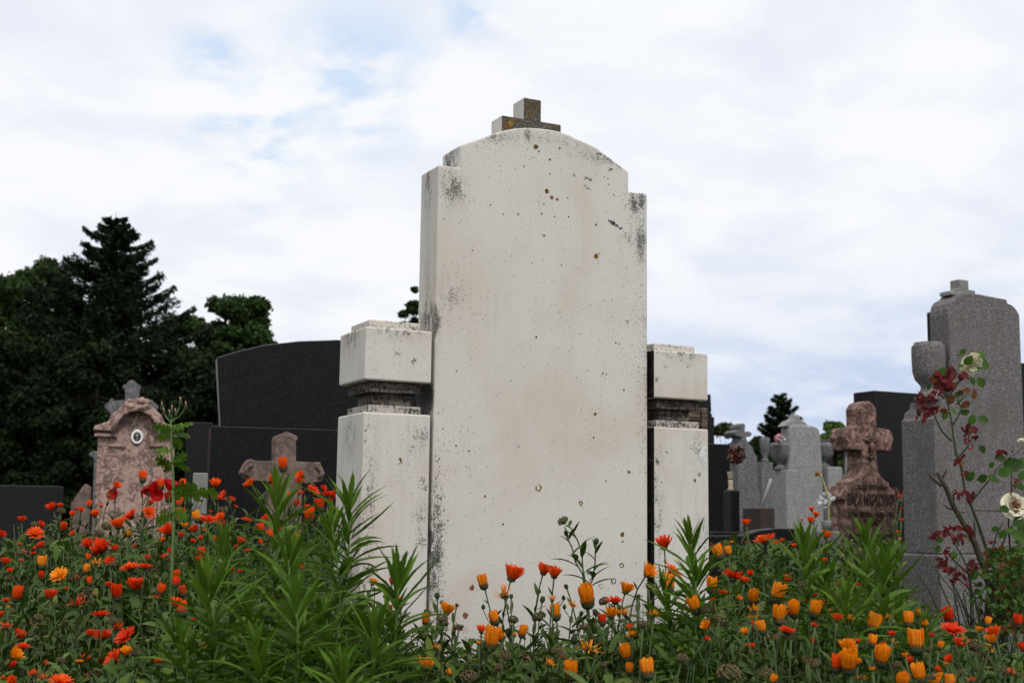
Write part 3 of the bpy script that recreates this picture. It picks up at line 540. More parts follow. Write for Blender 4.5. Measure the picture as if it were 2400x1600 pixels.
# pale grey tomb
fr = frame_at(1855, 11.5, 26); th = stone('pale_grey_tombstone', fr, 'pale grey granite tombstone with rounded shoulders and two side urns')
v = lambda x, y, w=0.0: fr.px(*c7(x, y), w)
fl = [(850, 1340), (872, 560), (878, 520), (900, 503), (930, 500), (1060, 512), (1100, 524), (1122, 545), (1128, 600), (1150, 860), (1165, 1340)]
pp = [v(x, y) for x, y in fl]; pp[0] = (pp[0][0], .0); pp[-1] = (pp[-1][0], .0)
mb = MB(); mb.prism(pp[::-1], 0, .13); part(mb, 'headstone', M['lgrey'], th, fr, .02, seg=3)
mb = MB(); cc = v(935, 470); zt = v(935, 505)[1]; s = .01
mb.prism([(cc[0]-.14, zt-.02), (cc[0]+.16, zt-.02), (cc[0]+.10, zt+.035), (cc[0]+.05, zt+.05), (cc[0]+.045, zt+.09), (cc[0]-.01, zt+.09), (cc[0]-.02, zt+.05), (cc[0]-.08, zt+.03)], .02, .11); part(mb, 'crest', M['lgrey'], th, fr, .012, seg=3)
a, b = v(845, 870, -.035), v(848, 865, .05)
mb = MB(); mb.box(a[0], .03, -.035, .175, 0, a[1]); part(mb, 'side_block', M['lgrey'], th, fr, .01)
def urn(cx, cy, z0, h, r, m, th, fr): mb = MB(); mb.lathe([(r*.62, z0), (r*.62, z0+h*.06), (r*.3, z0+h*.2), (r*.34, z0+h*.27), (r*.75, z0+h*.38), (r*.98, z0+h*.55), (r, z0+h*.8), (r*1.06, z0+h*.88), (r*1.0, z0+h*.93), (r*.85, z0+h)], cx, cy, 22); return part(mb, 'urn', m, th, fr, 0, True)
urn(v(797, 800, .08)[0], .08, a[1]+.001, v(800, 655, .08)[1]-a[1], .085, M['mgrey'], th, fr)
a2, b2 = v(1150, 850, .05), v(1250, 850, .05)
mb = MB(); mb.box(pp[-3][0]+.02, b2[0], -.06, .22, 0, a2[1], taper=.01); part(mb, 'side_block', M['lgrey'], th, fr, .01)
urn(v(1165, 800, .05)[0], .09, a2[1]+.001, v(1165, 655, .05)[1]-a2[1], .10, M['mgrey'], th, fr)
mb = MB(); mb.box(a[0]+.05, b2[0]+.1, -.35, .4, -.05, v(1000, 1350)[1]-.12); part(mb, 'base', M['lgrey'], th, fr)
bouquet('pink_flowers', P(1827, 1036, 11.4), .04, 50, [M['pinkfl'], M['pinkfl'], M['whitefl']], 'small pink flowers in the left urn of the pale tombstone', 'flowers', .022, .6, .4)
# metal pole and dark block
o = MB(); a, b = P(*c7(722, 945), 10.5), P(*c7(645, 1180), 10.5); o.tube([a, b], .012, 8)
o = o.build('metal_rail', M['metal'], smooth=True); tag(o, 'slanting grey metal rail leaning left of the pale tombstone', 'rail')
simple('brown_kerb_block', 1782, 1816, 1190, 10.8, 18, .3, flat('brown_plinth', (.045, .033, .028), .8, .2, .3, 20), 'dark brown stone block under the slanting rail', base=False)
# black grave border
fr = frame_at(1640, 6.3, 14); th = stone('black_grave_border', fr, 'black polished grave border with curved end below the right stones', 'grave border')
q = [fr.px(*c7(x, y)) for x, y in [(140, 1408), (470, 1408), (520, 1400), (620, 1365), (760, 1350), (980, 1352)]]
mb = MB(); mb.prism([(q[0][0], 0), (q[-1][0], 0)]+q[::-1], 0, .09); part(mb, 'kerb', M['black'], th, fr, .006)
mb = MB(); mb.box(q[0][0], q[-1][0], .6, .68, 0, q[-1][1]-.02); mb.box(q[-1][0]-.08, q[-1][0], .091, .599, 0, q[-1][1]-.02); part(mb, 'rear_kerb', M['black'], th, fr, .006)
fr = frame_at(1640, 8.6, 16); th = stone('grey_ledge', fr, 'low grey stone ledge at the foot of the dark tombstones', 'grave border')
q = fr.px(*c7(300, 1303)); mb = MB(); mb.box(0, q[0], -.3, .0, -.05, q[1]); part(mb, 'ledge', M['mgrey'], th, fr)
# pink cross with inscription
fr = frame_at(1973, 6.8, 27); th = stone('pink_cross_tombstone', fr, 'tall veined pink stone cross with engraved Cyrillic inscription', 'gravestone')
c8 = lambda x, y: (1900+x/3.4836, 900+y/3.4836)
v = lambda x, y, w=0.0: fr.px(*c8(x, y), w)
pts = [v(x, y) for x, y in [(255, 1400), (255, 945), (160, 945)]]
sh = [(425, 158), (478, 138), (515, 160), (540, 205), (543, 352), (655, 372), (668, 400), (683, 450), (665, 505), (662, 552), (543, 545), (548, 640), (562, 730), (600, 775), (645, 805), (650, 835), (695, 875), (712, 930), (714, 1400)]
R_ = [v(x, y) for x, y in sh]
cu = v(480, 300)[0]     # axis of the cross
rt = [p for p in R_]; rt[-1] = (rt[-1][0], .2)
lf = [(2*cu-p[0], p[1]) for p in rt[3:]]
mb = MB(); mb.prism(([(cu, R_[1][1]+.003), (R_[2][0], R_[2][1])]+rt[3:]+lf[::-1]+[(2*cu-R_[2][0], R_[2][1])])[::-1], 0, .125); part(mb, 'cross', M['pink2'], th, fr, .012, seg=3)
ub, ua = rt[-1][0], lf[-1][0]
zc = v(255, 945)[1]
for e in (-1, 1):
    mb = MB(); mb.prism([(ua-.03, zc), (ua+.003, zc), (ua+.003, zc+.075), (ua-.008, zc+.055), (ua-.03, zc+.02)] if e < 0 else [(ub-.003, zc), (ub+.025, zc), (ub+.025, zc+.02), (ub+.008, zc+.055), (ub-.003, zc+.075)], -.012, .137)
    part(mb, 'shoulder_moulding', M['pink2'], th, fr, .008)
mb = MB(); mb.box(ua-.05, ub+.05, -.05, .2, -.05, .199); part(mb, 'plinth', M['pink2'], th, fr)
def text(s, size, x, z, w, th, fr, name='inscription', m=None, sx=1.0):
    cu_ = bpy.data.curves.new(name, 'FONT'); cu_.body = s; cu_.size = size; cu_.align_x = 'CENTER'; cu_.extrude = .0015; cu_.offset = size*.008; cu_.resolution_u = 3
    t = bpy.data.objects.new('tmp', cu_); C.objects.link(t); bpy.context.view_layer.update()
    me = bpy.data.meshes.new_from_object(t.evaluated_get(bpy.context.evaluated_depsgraph_get())); C.objects.unlink(t)
    xs = [q.co.x for q in me.vertices]; wd = max(xs)-min(xs); k = w/wd
    me.transform(Matrix.Translation((x, -.0015, z)) @ Matrix.Rotation(math.pi/2, 4, 'X') @ Matrix.Diagonal((k, 1, 1, 1)))
    me.materials.clear(); me.materials.append(m or M['ink']); o = bpy.data.objects.new(name, me); C.objects.link(o); o.parent = th; o.matrix_world = fr.mat()
bw = ub-ua; cx = (ua+ub)/2
hh = lambda a, b: v(480, a)[1]-v(480, b)[1]
text('ОВДЕ ПОЧИВА', hh(820, 862)*1.35, cx, v(480, 862)[1], bw*.62, th, fr)
text('ВАСА МАРКОВИЋ', hh(900, 992)*1.45, cx, v(480, 992)[1], bw*.93, th, fr)
text('пож. 80 год. умр. 1901', hh(1035, 1085)*1.35, cx, v(480, 1085)[1], bw*.88, th, fr)
text('СПОМЕН', hh(1105, 1150)*1.3, cx, v(480, 1150)[1], bw*.4, th, fr)
text('ПОДИЖУ СИНОВИ', hh(1215, 1290)*1.3, cx, v(480, 1290)[1], bw*.88, th, fr)
# carved figure relief on the cross
mb = MB(); z0, z1 = v(480, 590)[1], v(480, 440)[1]; s = (z1-z0)
mb.tube([(cu, -.006, z0+s*.1), (cu+.002, -.012, z0+s*.35), (cu, -.014, z0+s*.62), (cu, -.012, z0+s*.82)], [.006, .011, .014, .006], 8)
mb.lathe([(.002, z0+s*.86), (.009, z0+s*.92), (.009, z0+s*1.0), (.003, z0+s*1.06)], cu, -.012, 10)
for e in (-1, 1): mb.tube([(cu, -.01, z0+s*.78), (cu+e*.025, -.009, z0+s*.86), (cu+e*.05, -.008, z0+s*.98)], [.006, .005, .004], 6)
part(mb, 'carved_relief', M['pink2'], th, fr, 0, True)
mb = MB(); mb.tube([(cu-.022, -.004, z0-.004), (cu, -.008, z0-.012), (cu+.022, -.004, z0-.004)], .006, 6); part(mb, 'carved_plaque', M['ink'], th, fr, 0, True)
# black tomb behind
simple('black_tombstone', 2055, 2170, 915, 8.6, 26, .20, M['black2'], 'tall plain black tombstone behind the pink inscribed cross', bev=.006)
fr = frame_at(2138, 8.4, 26); th = stone('pink_gravestone', fr, 'pink stone finial peeping between black tombstone and grey urn')
mb = MB(); q = fr.px(2140, 922); mb.prism([(0, 0), (.09, 0), (.09, q[1]-.05), (.07, q[1]-.01), (.055, q[1]), (.01, q[1]-.02), (.02, q[1]-.04), (0, q[1]-.06)], -.25, -.15); part(mb, 'finial', M['pink3'], th, fr, .006)
# big grey granite tomb, right
fr = frame_at(2238, 6.0, 29); th = stone('grey_granite_tombstone', fr, 'tall grey granite tombstone with side urn behind the rose bush')
c6 = lambda x, y: (1850+x/3.1364, 600+y/3.1364)
v = lambda x, y, w=0.0: fr.px(*c6(x, y), w)
zb = fr.px(2224, 1297)[1]
tp = [v(x, y) for x, y in [(1172, 390), (1180, 350), (1200, 320), (1240, 296), (1262, 268), (1330, 272), (1450, 290), (1600, 318), (1606, 345), (1640, 360), (1668, 388), (1678, 430)]]
rr = v(1712, 900)[0]
mb = MB(); mb.prism([(0, zb), (rr, zb), (rr, tp[-1][1])]+tp[::-1][1:]+[(0, tp[0][1]-.02)], 0, .115); part(mb, 'headstone', M['grey'], th, fr, .006)
mb = MB(); zq = tp[6][1]; ux = v(1330, 272)[0]
mb.box(ux-.09, ux+.12, .03, .10, zq-.01, zq+.010); part(mb, 'cross_foot', M['lgrey'], th, fr, .004)
mb = MB(); a = v(1330, 182, .06); w = .036; mb.prism([(ux-w*1.0, zq+.0105), (ux+w*2.0, zq+.0105), (ux+w*2.0, zq+.024), (ux+w*.85, zq+.026), (ux+w*.85, a[1]-.006), (ux-w*.85, a[1]-.006), (ux-w*.85, zq+.026), (ux-w*1.0, zq+.024)], .035, .09); part(mb, 'cross', M['conc'], th, fr, .004)
zs = v(1000, 1045, -.06)[1]; us = v(1066, 1300, -.06)[0]
mb = MB(); ph = [(us, zb), (.0-.003, zb), (-.003, zs), (us+.06, zs), (us+.05, zs-.03), (us+.02, zs-.05), (us+.012, zs-.075), (us, zs-.085)]
mb.prism(ph, -.06, .135); part(mb, 'side_block', M['grey'], th, fr, .006)
ur = .0735; uc = v(1024, 800, .035)[0]
zt = v(1020, 652, .08)[1]; mb = MB(); h = zt-zs
mb.lathe([(ur*.98, zs+.001), (ur*.92, zs+h*.06), (ur*.66, zs+h*.14), (ur*.52, zs+h*.20), (ur*.5, zs+h*.25), (ur*.56, zs+h*.28), (ur*.84, zs+h*.37), (ur*.97, zs+h*.50), (ur, zs+h*.75), (ur*.99, zs+h*.92), (ur*.95, zs+h*.95), (ur*.86, zs+h*.965), (ur*.84, zs+h)], uc, .035, 32); part(mb, 'urn', M['grey'], th, fr, 0, True)
mb = MB(); mb.box(us-.02, rr+.35, -.09, .30, -.05, zb-.002); part(mb, 'base', M['grey'], th, fr, .008)
mb = MB()
zj = fr.px(2330, 1196)[1]; mb.box(v(1350, 900)[0]-.02, rr-.002, -.0012, .0, zj-.0015, zj+.0015); part(mb, 'joint', M['ink'], th, fr, 0)
simple('black_tombstone', 2196, 2300, 732, 7.6, 28, .035, M['black2'], 'dark tombstone edge showing behind the left side of the grey granite one')
simple('black_tombstone', 2396, 2600, 850, 6.9, 20, .12, M['black2'], 'dark tombstone at the right edge of the photo beyond the grey granite')
# dark chapel with pale column, far
fr = frame_at(1945, 24, 12); th = stone('tomb_canopy', fr, 'dark open tomb canopy with pale columns far behind the pink cross', 'tomb canopy')
z1 = fr.px(1960, 1040)[1]; w = fr.px(2020, 1100)[0]; dk = flat('dark_red_brown', (.02, .009, .009), .8, .2)
mb = MB(); mb.box(-.06, w+.06, -.1, 1.2, z1-.12, z1); mb.prism([(-.06, z1+.001), (w+.06, z1+.001), (w/2, z1+.14)], -.1, 1.2); part(mb, 'roof', dk, th, fr, .01)
mb = MB(); mb.box(0, w, 1.0, 1.1, -.05, z1-.121); mb.box(0, .08, 0, 1.0, -.05, z1-.121); part(mb, 'wall', dk, th, fr, 0)
for x in (1986, 2012): q = fr.px(x, 1080)[0]; mb = MB(); mb.box(q-.045, q+.045, 0, .09, -.05, z1-.16); mb.box(q-.06, q+.06, -.01, .10, z1-.159, z1-.122); part(mb, 'column', M['conc'], th, fr, .006)
fr2 = Fr((fr.o.x, fr.o.y-.4), fr.a); th = stone('cemetery_railing', fr2, 'low dark railing with pale slats in front of the dark canopy', 'railing')
mb = MB(); zr = fr2.px(1970, 1110)[1]
for k in range(8): mb.box(.16+k*.055, .16+k*.055+.02, 0, .02, 0, zr)
part(mb, 'slats', M['conc'], th, fr2, 0); mb = MB(); mb.box(.12, .62, -.02, -.001, zr-.08, zr-.05); mb.box(.12, .62, -.02, -.001, zr-.22, zr-.19); part(mb, 'rail', dk, th, fr2, 0)
# small things beside the pink cross
mb = MB(); mb.lathe([(.018, 0), (.023, .04), (.022, .043), (.021, .04), (.017, .005)], n=18); p = P(1937, 1232, 6.0)
o = mb.build('plastic_cup', M['conc'], smooth=True); o.location = (p.x, p.y, p.z-.02); tag(o, 'small pale plastic pot standing left of the pink inscribed cross', 'pot')
mb = MB(); mb.box(-.05, .05, -.05, .05, 0, p.z-.022); o = mb.build('stone_block', M['mgrey'], bevel=.006); o.location = (p.x, p.y, 0); tag(o, 'grey stone block under the small pale pot', 'stone block')
mb = MB(); mb.tube([P(*c7(1195, 1300), 6.1), P(*c7(1190, 1110), 6.1), P(*c7(1165, 1020), 6.1), P(*c7(1145, 960), 6.1), P(*c7(1125, 918), 6.1), P(*c7(1105, 898), 6.1)], [.004, .004, .004, .0045, .006, .0055], 8); mb.tube([P(*c7(1112, 900), 6.1), P(*c7(1095, 903), 6.1), P(*c7(1085, 925), 6.1)], [.012, .010, .003], 8, 1)
o = mb.build('wilted_lily', [flat('lily_stem', (.30, .33, .12)), M['rosed']], smooth=True); tag(o, 'bent pale stem with a withered brown bloom beside the pink cross', 'wilted flower')
bouquet('white_flowers', P(1937, 1180, 6.2), .035, 60, [M['whitefl'], M['whitefl'], M['whitefl']], 'bunch of small white flowers left of the pink inscribed cross', 'flowers', .012, .5, 1.8)
# ------------------------------------------------------------------ trees
def quads(name, cen, nrm, siz, asp, mats, parent):
    n = len(cen); r = rng.normal(size=(n, 3)); t = np.cross(nrm, r); t /= np.linalg.norm(t, axis=1)[:, None]+1e-9; b = np.cross(nrm, t)
    s = siz[:, None]; tt = t*s; bb = b*s*asp
    V = np.empty((n, 4, 3)); V[:, 0] = cen-tt; V[:, 1] = cen-bb; V[:, 2] = cen+tt; V[:, 3] = cen+bb
    me = bpy.data.meshes.new(name); me.vertices.add(n*4); me.vertices.foreach_set('co', V.reshape(-1)); me.loops.add(n*4); me.loops.foreach_set('vertex_index', np.arange(n*4, dtype=np.int32))
    me.polygons.add(n); me.polygons.foreach_set('loop_start', np.arange(0, n*4, 4, dtype=np.int32)); me.polygons.foreach_set('loop_total', np.full(n, 4, dtype=np.int32))
    me.materials.append(mats); me.update(calc_edges=True); me.validate()
    o = bpy.data.objects.new(name, me); C.objects.link(o); o.parent = parent; return o
def broad(px, top, wpx, d, label, n=26000, clumps=26, mat='broad', leaf=.07, low=1150, name='broadleaf_tree'):
    c = P(px, top, d); H = c.z; Rr = wpx/2*d/FPX; zl = max(.3, P(px, low, d).z)
    th = thing(name, Matrix.Translation((c.x, c.y, 0)), label, 'tree')
    tr = MB(); tr.tube([(0, 0, 0), (.05, 0, H*.3), (-.03, .05, H*.6), (0, 0, H*.85)], [.05*H*.6, .04*H*.5, .02*H*.5, .01], 8)
    cs = []
    for k in range(clumps):
        z = zl+(H-zl)*random.uniform(.05, .93); t = (z-zl)/(H-zl); rad = Rr*math.sqrt(max(.05, 1-abs(t*1.7-.75)**2.2))*.78
        a = random.uniform(0, 6.28); q = rad*math.sqrt(random.uniform(.1, 1)); r = Rr*random.uniform(.15, .34)
        z = min(z, H-r*.8); cs.append((q*math.cos(a), q*math.sin(a), z, r)); tr.tube([(0, 0, z*.55), (q*math.cos(a)*.5, q*math.sin(a)*.5, z*.8), (q*math.cos(a), q*math.sin(a), z)], [.02*H*.25, .012*H*.25, .004], 5)
    cs.append((0, 0, H-Rr*.25, Rr*.27))
    cs = np.array(cs); tr.build('trunk', M['bark'], th)
    idx = rng.integers(0, len(cs), n); dv = rng.normal(size=(n, 3)); dv /= np.linalg.norm(dv, axis=1)[:, None]
    rad = cs[idx, 3]*rng.uniform(.45, 1.18, n)**.8; bumps = 1+.25*np.sin(dv[:, 0]*7+idx)*np.sin(dv[:, 2]*9+idx*2)
    cen = cs[idx, :3]+dv*(rad*bumps)[:, None]*np.array([1, 1, .8]); nr = dv+rng.normal(size=(n, 3))*.8; nr /= np.linalg.norm(nr, axis=1)[:, None]
    quads('crown', cen, nr, rng.uniform(.6, 1.3, n)*leaf, .6, M[mat], th); return th
def conifer(px, top, wpx, ywid, d, label, nb=150, per=150, leaf=.07, low=1150, irregular=.35, name='spruce_tree'):
    c = P(px, top, d); H = c.z; Rr = wpx/2*d/FPX; zw = P(px, ywid, d).z
    th = thing(name, Matrix.Translation((c.x, c.y, 0)), label, 'tree')
    tr = MB(); tr.tube([(0, 0, 0), (0, 0, H*.5), (0, 0, H)], [.03*H*.5, .02*H*.4, .004], 8)
    cen = []; nr = []
    for k in range(nb):
        z = H*.985-(H-.6)*((k+.5)/nb)**.9; L = Rr*min(1.6, (H-z)/(H-zw))**.85*random.uniform(1-irregular, 1.1)+.12; a = k*2.399+random.uniform(-.4, .4)
        pts = []; m = 8; up = random.uniform(-.05, .18)
        for j in range(m): t = j/(m-1); pts.append(Vector((math.cos(a)*L*t, math.sin(a)*L*t, z+L*(up*t-.30*t*(1-t)*1.2+.16*t*t))))
        tr.tube(pts, [.02*(1-j/m)+.004 for j in range(m)], 4)
        cnt = int(per*(.35+L/Rr)); t = rng.uniform(.04, 1.0, cnt)**.8; P_ = np.array([tuple(q) for q in pts]); ix = t*(m-1); i0 = np.minimum(ix.astype(int), m-2); f = (ix-i0)[:, None]
        base = P_[i0]*(1-f)+P_[i0+1]*f; side = np.array([-math.sin(a), math.cos(a), 0]); wd = L*.30*(1-t*.75)+.04
        off = rng.uniform(-1, 1, cnt)*wd; base = base+side[None]*off[:, None]; base[:, 2] -= np.abs(off)*.25+rng.uniform(0, .06, cnt)*(1+L*.5)
        cen.append(base); nr.append(rng.normal(size=(cnt, 3))*.6+np.array([0, 0, .9]))
    cen = np.concatenate(cen); nr = np.concatenate(nr); nr /= np.linalg.norm(nr, axis=1)[:, None]
    tr.build('trunk', M['bark'], th); quads('crown', cen, nr, rng.uniform(.6, 1.4, len(cen))*leaf, .32, M['spruce'], th); return th
conifer(272, 497, 430, 780, 26, 'tall dark spruce tree, the highest on the left skyline', nb=230, per=420, leaf=.055, irregular=.42)
broad(15, 645, 260, 30, 'dark broadleaf tree at the left edge of the photo', clumps=60, n=50000, leaf=.048, low=1000)
broad(112, 602, 200, 32, 'dark broadleaf tree just left of the tall spruce', clumps=60, n=50000, leaf=.048, low=950)
broad(560, 692, 220, 29, 'rounded green broadleaf tree right of the tall spruce', clumps=64, n=56000, leaf=.048, low=960)
broad(455, 740, 200, 28, 'lower dark tree between the spruce and the rounded tree', clumps=60, n=46000, leaf=.048, low=1000)
broad(640, 800, 110, 33, 'small dark tree behind the wide black tombstone', clumps=26, n=14000, low=1000)
for px_, tp_, w_, d_, lb_ in ((-20, 790, 260, 24, 'dark shrub at the far left edge below the trees'), (110, 900, 240, 23.5, 'dark shrub left of the pink arched tombstone'), (235, 800, 240, 23, 'dark shrub behind the pink arched tombstone'), (360, 910, 240, 23.6, 'dark shrub behind the cross of the pink arched tombstone'), (470, 820, 240, 24, 'dark shrub behind the narrow dark tombstone'), (600, 880, 220, 25, 'dark shrub behind the wide black tombstone')):
    broad(px_, tp_, w_, d_, lb_, n=38000, clumps=44, low=1240, name='shrub', leaf=.048, mat='shade')
broad(972, 672, 56, 34, 'slender tree top showing behind the white tombstone', n=30000, clumps=110, low=1200, name='slender_tree', leaf=.06)
broad(945, 728, 70, 34.5, 'small tree top just above the left white capital', n=22000, clumps=80, low=1200, name='slender_tree', leaf=.06)
conifer(1829, 916, 115, 1015, 60, 'distant spruce tree on the right skyline', nb=120, per=170, leaf=.12, irregular=.25)
broad(1800, 1060, 200, 47, 'low distant hedge bush left of the pale grey tombstone', n=16000, clumps=26, leaf=.10, low=1230, name='bush')
broad(1990, 1060, 160, 47, 'low distant hedge bush right of the bright green tree', n=14000, clumps=24, leaf=.10, low=1230, name='bush')
broad(1700, 992, 120, 50, 'distant dark green tree left of the distant spruce', n=12000, clumps=16, leaf=.12, low=1200)
broad(1775, 1025, 90, 44, 'distant green bush below the distant spruce', n=9000, clumps=12, leaf=.10, low=1210, name='bush')
broad(1945, 988, 90, 46, 'bright green tree right of the pale grey tombstone', n=22000, clumps=40, mat='bright', leaf=.10, low=1200)
broad(1880, 1040, 160, 48, 'distant green bush behind the pale grey tombstone', n=12000, clumps=16, leaf=.11, low=1215, name='bush')
broad(1690, 1090, 120, 40, 'dark bush behind the dark tombstones on the right', n=10000, clumps=14, leaf=.10, low=1220, name='bush')
broad(2040, 1060, 180, 42, 'dark bush behind the tomb canopy', n=12000, clumps=16, leaf=.10, low=1220, name='bush')
th = broad(2425, 715, 80, 9, 'magenta flowering shrub at the right edge behind the granite tombstone', n=5000, clumps=14, mat='magenta', leaf=.012, low=900, name='flowering_shrub')
broad(2440, 790, 110, 9.4, 'dark leafy shrub under the magenta blossoms', n=6000, clumps=16, leaf=.03, low=1150, name='shrub')
def woods():
    n = 90000; x = rng.uniform(-75, 75, n); y = 72+rng.normal(size=n)*2.2+6*np.sin(x*.09); top = 2.0+.5*np.sin(x*.6)+.35*np.sin(x*1.7+1)+.25*np.sin(x*3.9)
    z = top*rng.uniform(0, 1, n)**.6; nr = rng.normal(size=(n, 3)); nr /= np.linalg.norm(nr, axis=1)[:, None]
    o = quads('distant_hedge', np.stack([x, y, z], 1), nr, rng.uniform(.10, .22, n), .6, M['shade'], None); tag(o, 'long dark hedge closing the cemetery far behind the graves', 'hedge', kind='stuff')
woods()
# ------------------------------------------------------------------ plants
def leaf(mb, base, d, L, Wd, droop, seg=6, fold=.35, serr=0.0, mi=0, shape='lance', twist=0.0):
    d = Vector(d).normalized(); base = Vector(base); s = d.cross(Vector((0, 0, 1)))
    s = s.normalized() if s.length > .05 else Vector((random.uniform(-1, 1), random.uniform(-1, 1), 0)).normalized()
    if twist: s = Matrix.Rotation(twist, 3, d) @ s
    p = base.copy(); vs = []; cur = d.copy(); st = L/seg
    for i in range(seg+1):
        t = i/seg; nrm = s.cross(cur).normalized()
        if shape == 'lance': w = Wd*(math.sin(math.pi*min(1, t**.75*.97+.03))**.9)*(1.0 if t < .98 else .05)
        elif shape == 'oval': w = Wd*math.sqrt(max(0.0, 1-(2*t-1.0)**2))+.0004
        else: w = Wd*(.45+.55*math.sin(math.pi*min(1, t*.85+.12)))*(1 if t < .95 else .25)    # spatulate
        if serr: w *= (1+serr) if i % 2 else (1-serr)
        if t == 1: w = Wd*.03
        w *= .5
        vs += [p-s*w+nrm*w*fold, p.copy(), p+s*w+nrm*w*fold]
        p = p+cur*st; cur = (Matrix.Rotation(-droop/seg, 3, s) @ cur)
    fs = []
    for i in range(seg):
        a = i*3; fs += [(a, a+1, a+4, a+3), (a+1, a+2, a+5, a+4)]
    mb.add(vs, fs, mi)
def dirv(az, el): return Vector((math.cos(az)*math.cos(el), math.sin(az)*math.cos(el), math.sin(el)))
# tall leafy weeds
def weed(px, py, d, label, lean=0.0, ls=1.0, nl=78):
    tip = P(px, py, d); bx = tip.x-lean; by = tip.y+random.uniform(-.03, .05); g0 = gz(bx, by); H = tip.z-g0
    th = thing('leafy_weed', Matrix.Translation((bx, by, g0)), label, 'weed', 'tall leafy green weeds in the foreground')
    st = MB(); fo = MB(); pth = []
    for i in range(9): t = i/8; pth.append(Vector((lean*t**1.5+.006*math.sin(i*1.3), (tip.y-by)*t+.004*math.cos(i*2), H*t)))
    st.tube(pth, [.0042*(1-.72*i/8) for i in range(9)], 7)
    def at(t): k = min(7, int(t*8)); f = t*8-k; return pth[k].lerp(pth[k+1], f)
    az = random.uniform(0, 6)
    for i in range(nl):
        t = 1-(i/nl)**1.15*.82; az += 2.399+random.uniform(-.25, .25); q = i/nl
        young = max(0, 1-i/16); L = (.044+.060*min(1, i/13))*ls*random.uniform(.82, 1.18)*(1-.25*max(0, q-.6)); el = 1.32*young+(1-young)*(.80-1.0*q)+random.uniform(-.16, .16)
        leaf(fo, at(t)+dirv(az, 0)*.002, dirv(az, el), L, (.0085+.0035*(1-young))*ls*random.uniform(.85, 1.15), random.uniform(.25, .9)*(1-young*.7)*(1 if random.random() > .12 else -.4), seg=9, fold=random.uniform(.25, .7), serr=.10, twist=random.uniform(-.5, .5))
        if i > 14 and i % 4 == 0:      # small axillary shoots
            b = at(t)+dirv(az, 0)*.004
            for k in range(3): leaf(fo, b, dirv(az+random.uniform(-.7, .7), random.uniform(.7, 1.3)), L*random.uniform(.3, .5), .005*ls, .3, seg=5, fold=.4)
    for nm, m, mt in (('stem', st, M['weedstem']), ('leaves', fo, M['weed'])):
        o = m.build(nm, mt, th, smooth=True); o.matrix_world = Matrix.Translation((bx, by, g0))
weeds = [(655, 1152, 2.55, 'leafy weed whose narrow top leaves reach the low pink cross', .02, 1.1), (826, 1165, 2.6, 'tallest leafy weed, tip before the left white pedestal', .03, 1.1),
 (785, 1228, 2.5, 'leafy weed just left of the tallest one', -.02, 1), (528, 1268, 2.55, 'leafy weed left of the low pink cross', -.02, 1), (683, 1292, 2.3, 'leafy weed in the middle of the left clump', .01, 1),
 (490, 1362, 2.25, 'broad leafy weed at the left end of the clump', -.02, 1.1), (940, 1345, 2.35, 'leafy weed whose leaves reach over the white slab', .04, 1.1), (700, 1395, 2.1, 'nearest leafy weed in the left clump', .01, .95),
 (806, 1565, 1.95, 'short leafy weed at the bottom edge below the clump', .0, .85), (590, 1430, 2.3, 'low leafy weed between the two left stems', .0, .95), (430, 1500, 2.2, 'low leafy weed at the lower left of the clump', -.02, .9),
 (610, 1510, 2.05, 'low leafy weed near the bottom edge of the clump', 0, .85), (880, 1470, 2.2, 'low leafy weed below the left white pedestal', .02, .95), (760, 1440, 2.35, 'leafy weed behind the nearest one', 0, 1),
 (1622, 1258, 2.6, 'upright leafy weed before the right white pedestal', -.01, 1), (1636, 1345, 2.5, 'leafy weed close below the one at the right pedestal', .03, .9), (1560, 1380, 2.6, 'low leafy weed at the foot of the right white pedestal', -.02, .9),
 (1888, 1268, 2.55, 'leafy weed left of the pink inscribed cross', 0, 1), (1940, 1350, 2.6, 'leafy weed below the left edge of the pink cross', .02, .95), (2030, 1262, 2.7, 'tall leafy weed before the pink inscribed cross', 0, 1.05),
 (2076, 1318, 2.5, 'leafy weed at the right front of the pink cross', .04, 1.05), (2168, 1462, 2.45, 'low leafy weed before the granite tombstone base', .03, .9), (1985, 1400, 2.4, 'low leafy weed between the weeds at the pink cross', 0, .9), (2110, 1440, 2.6, 'low leafy weed left of the rose bush', 0, .9)]
for w in weeds: weed(*w)
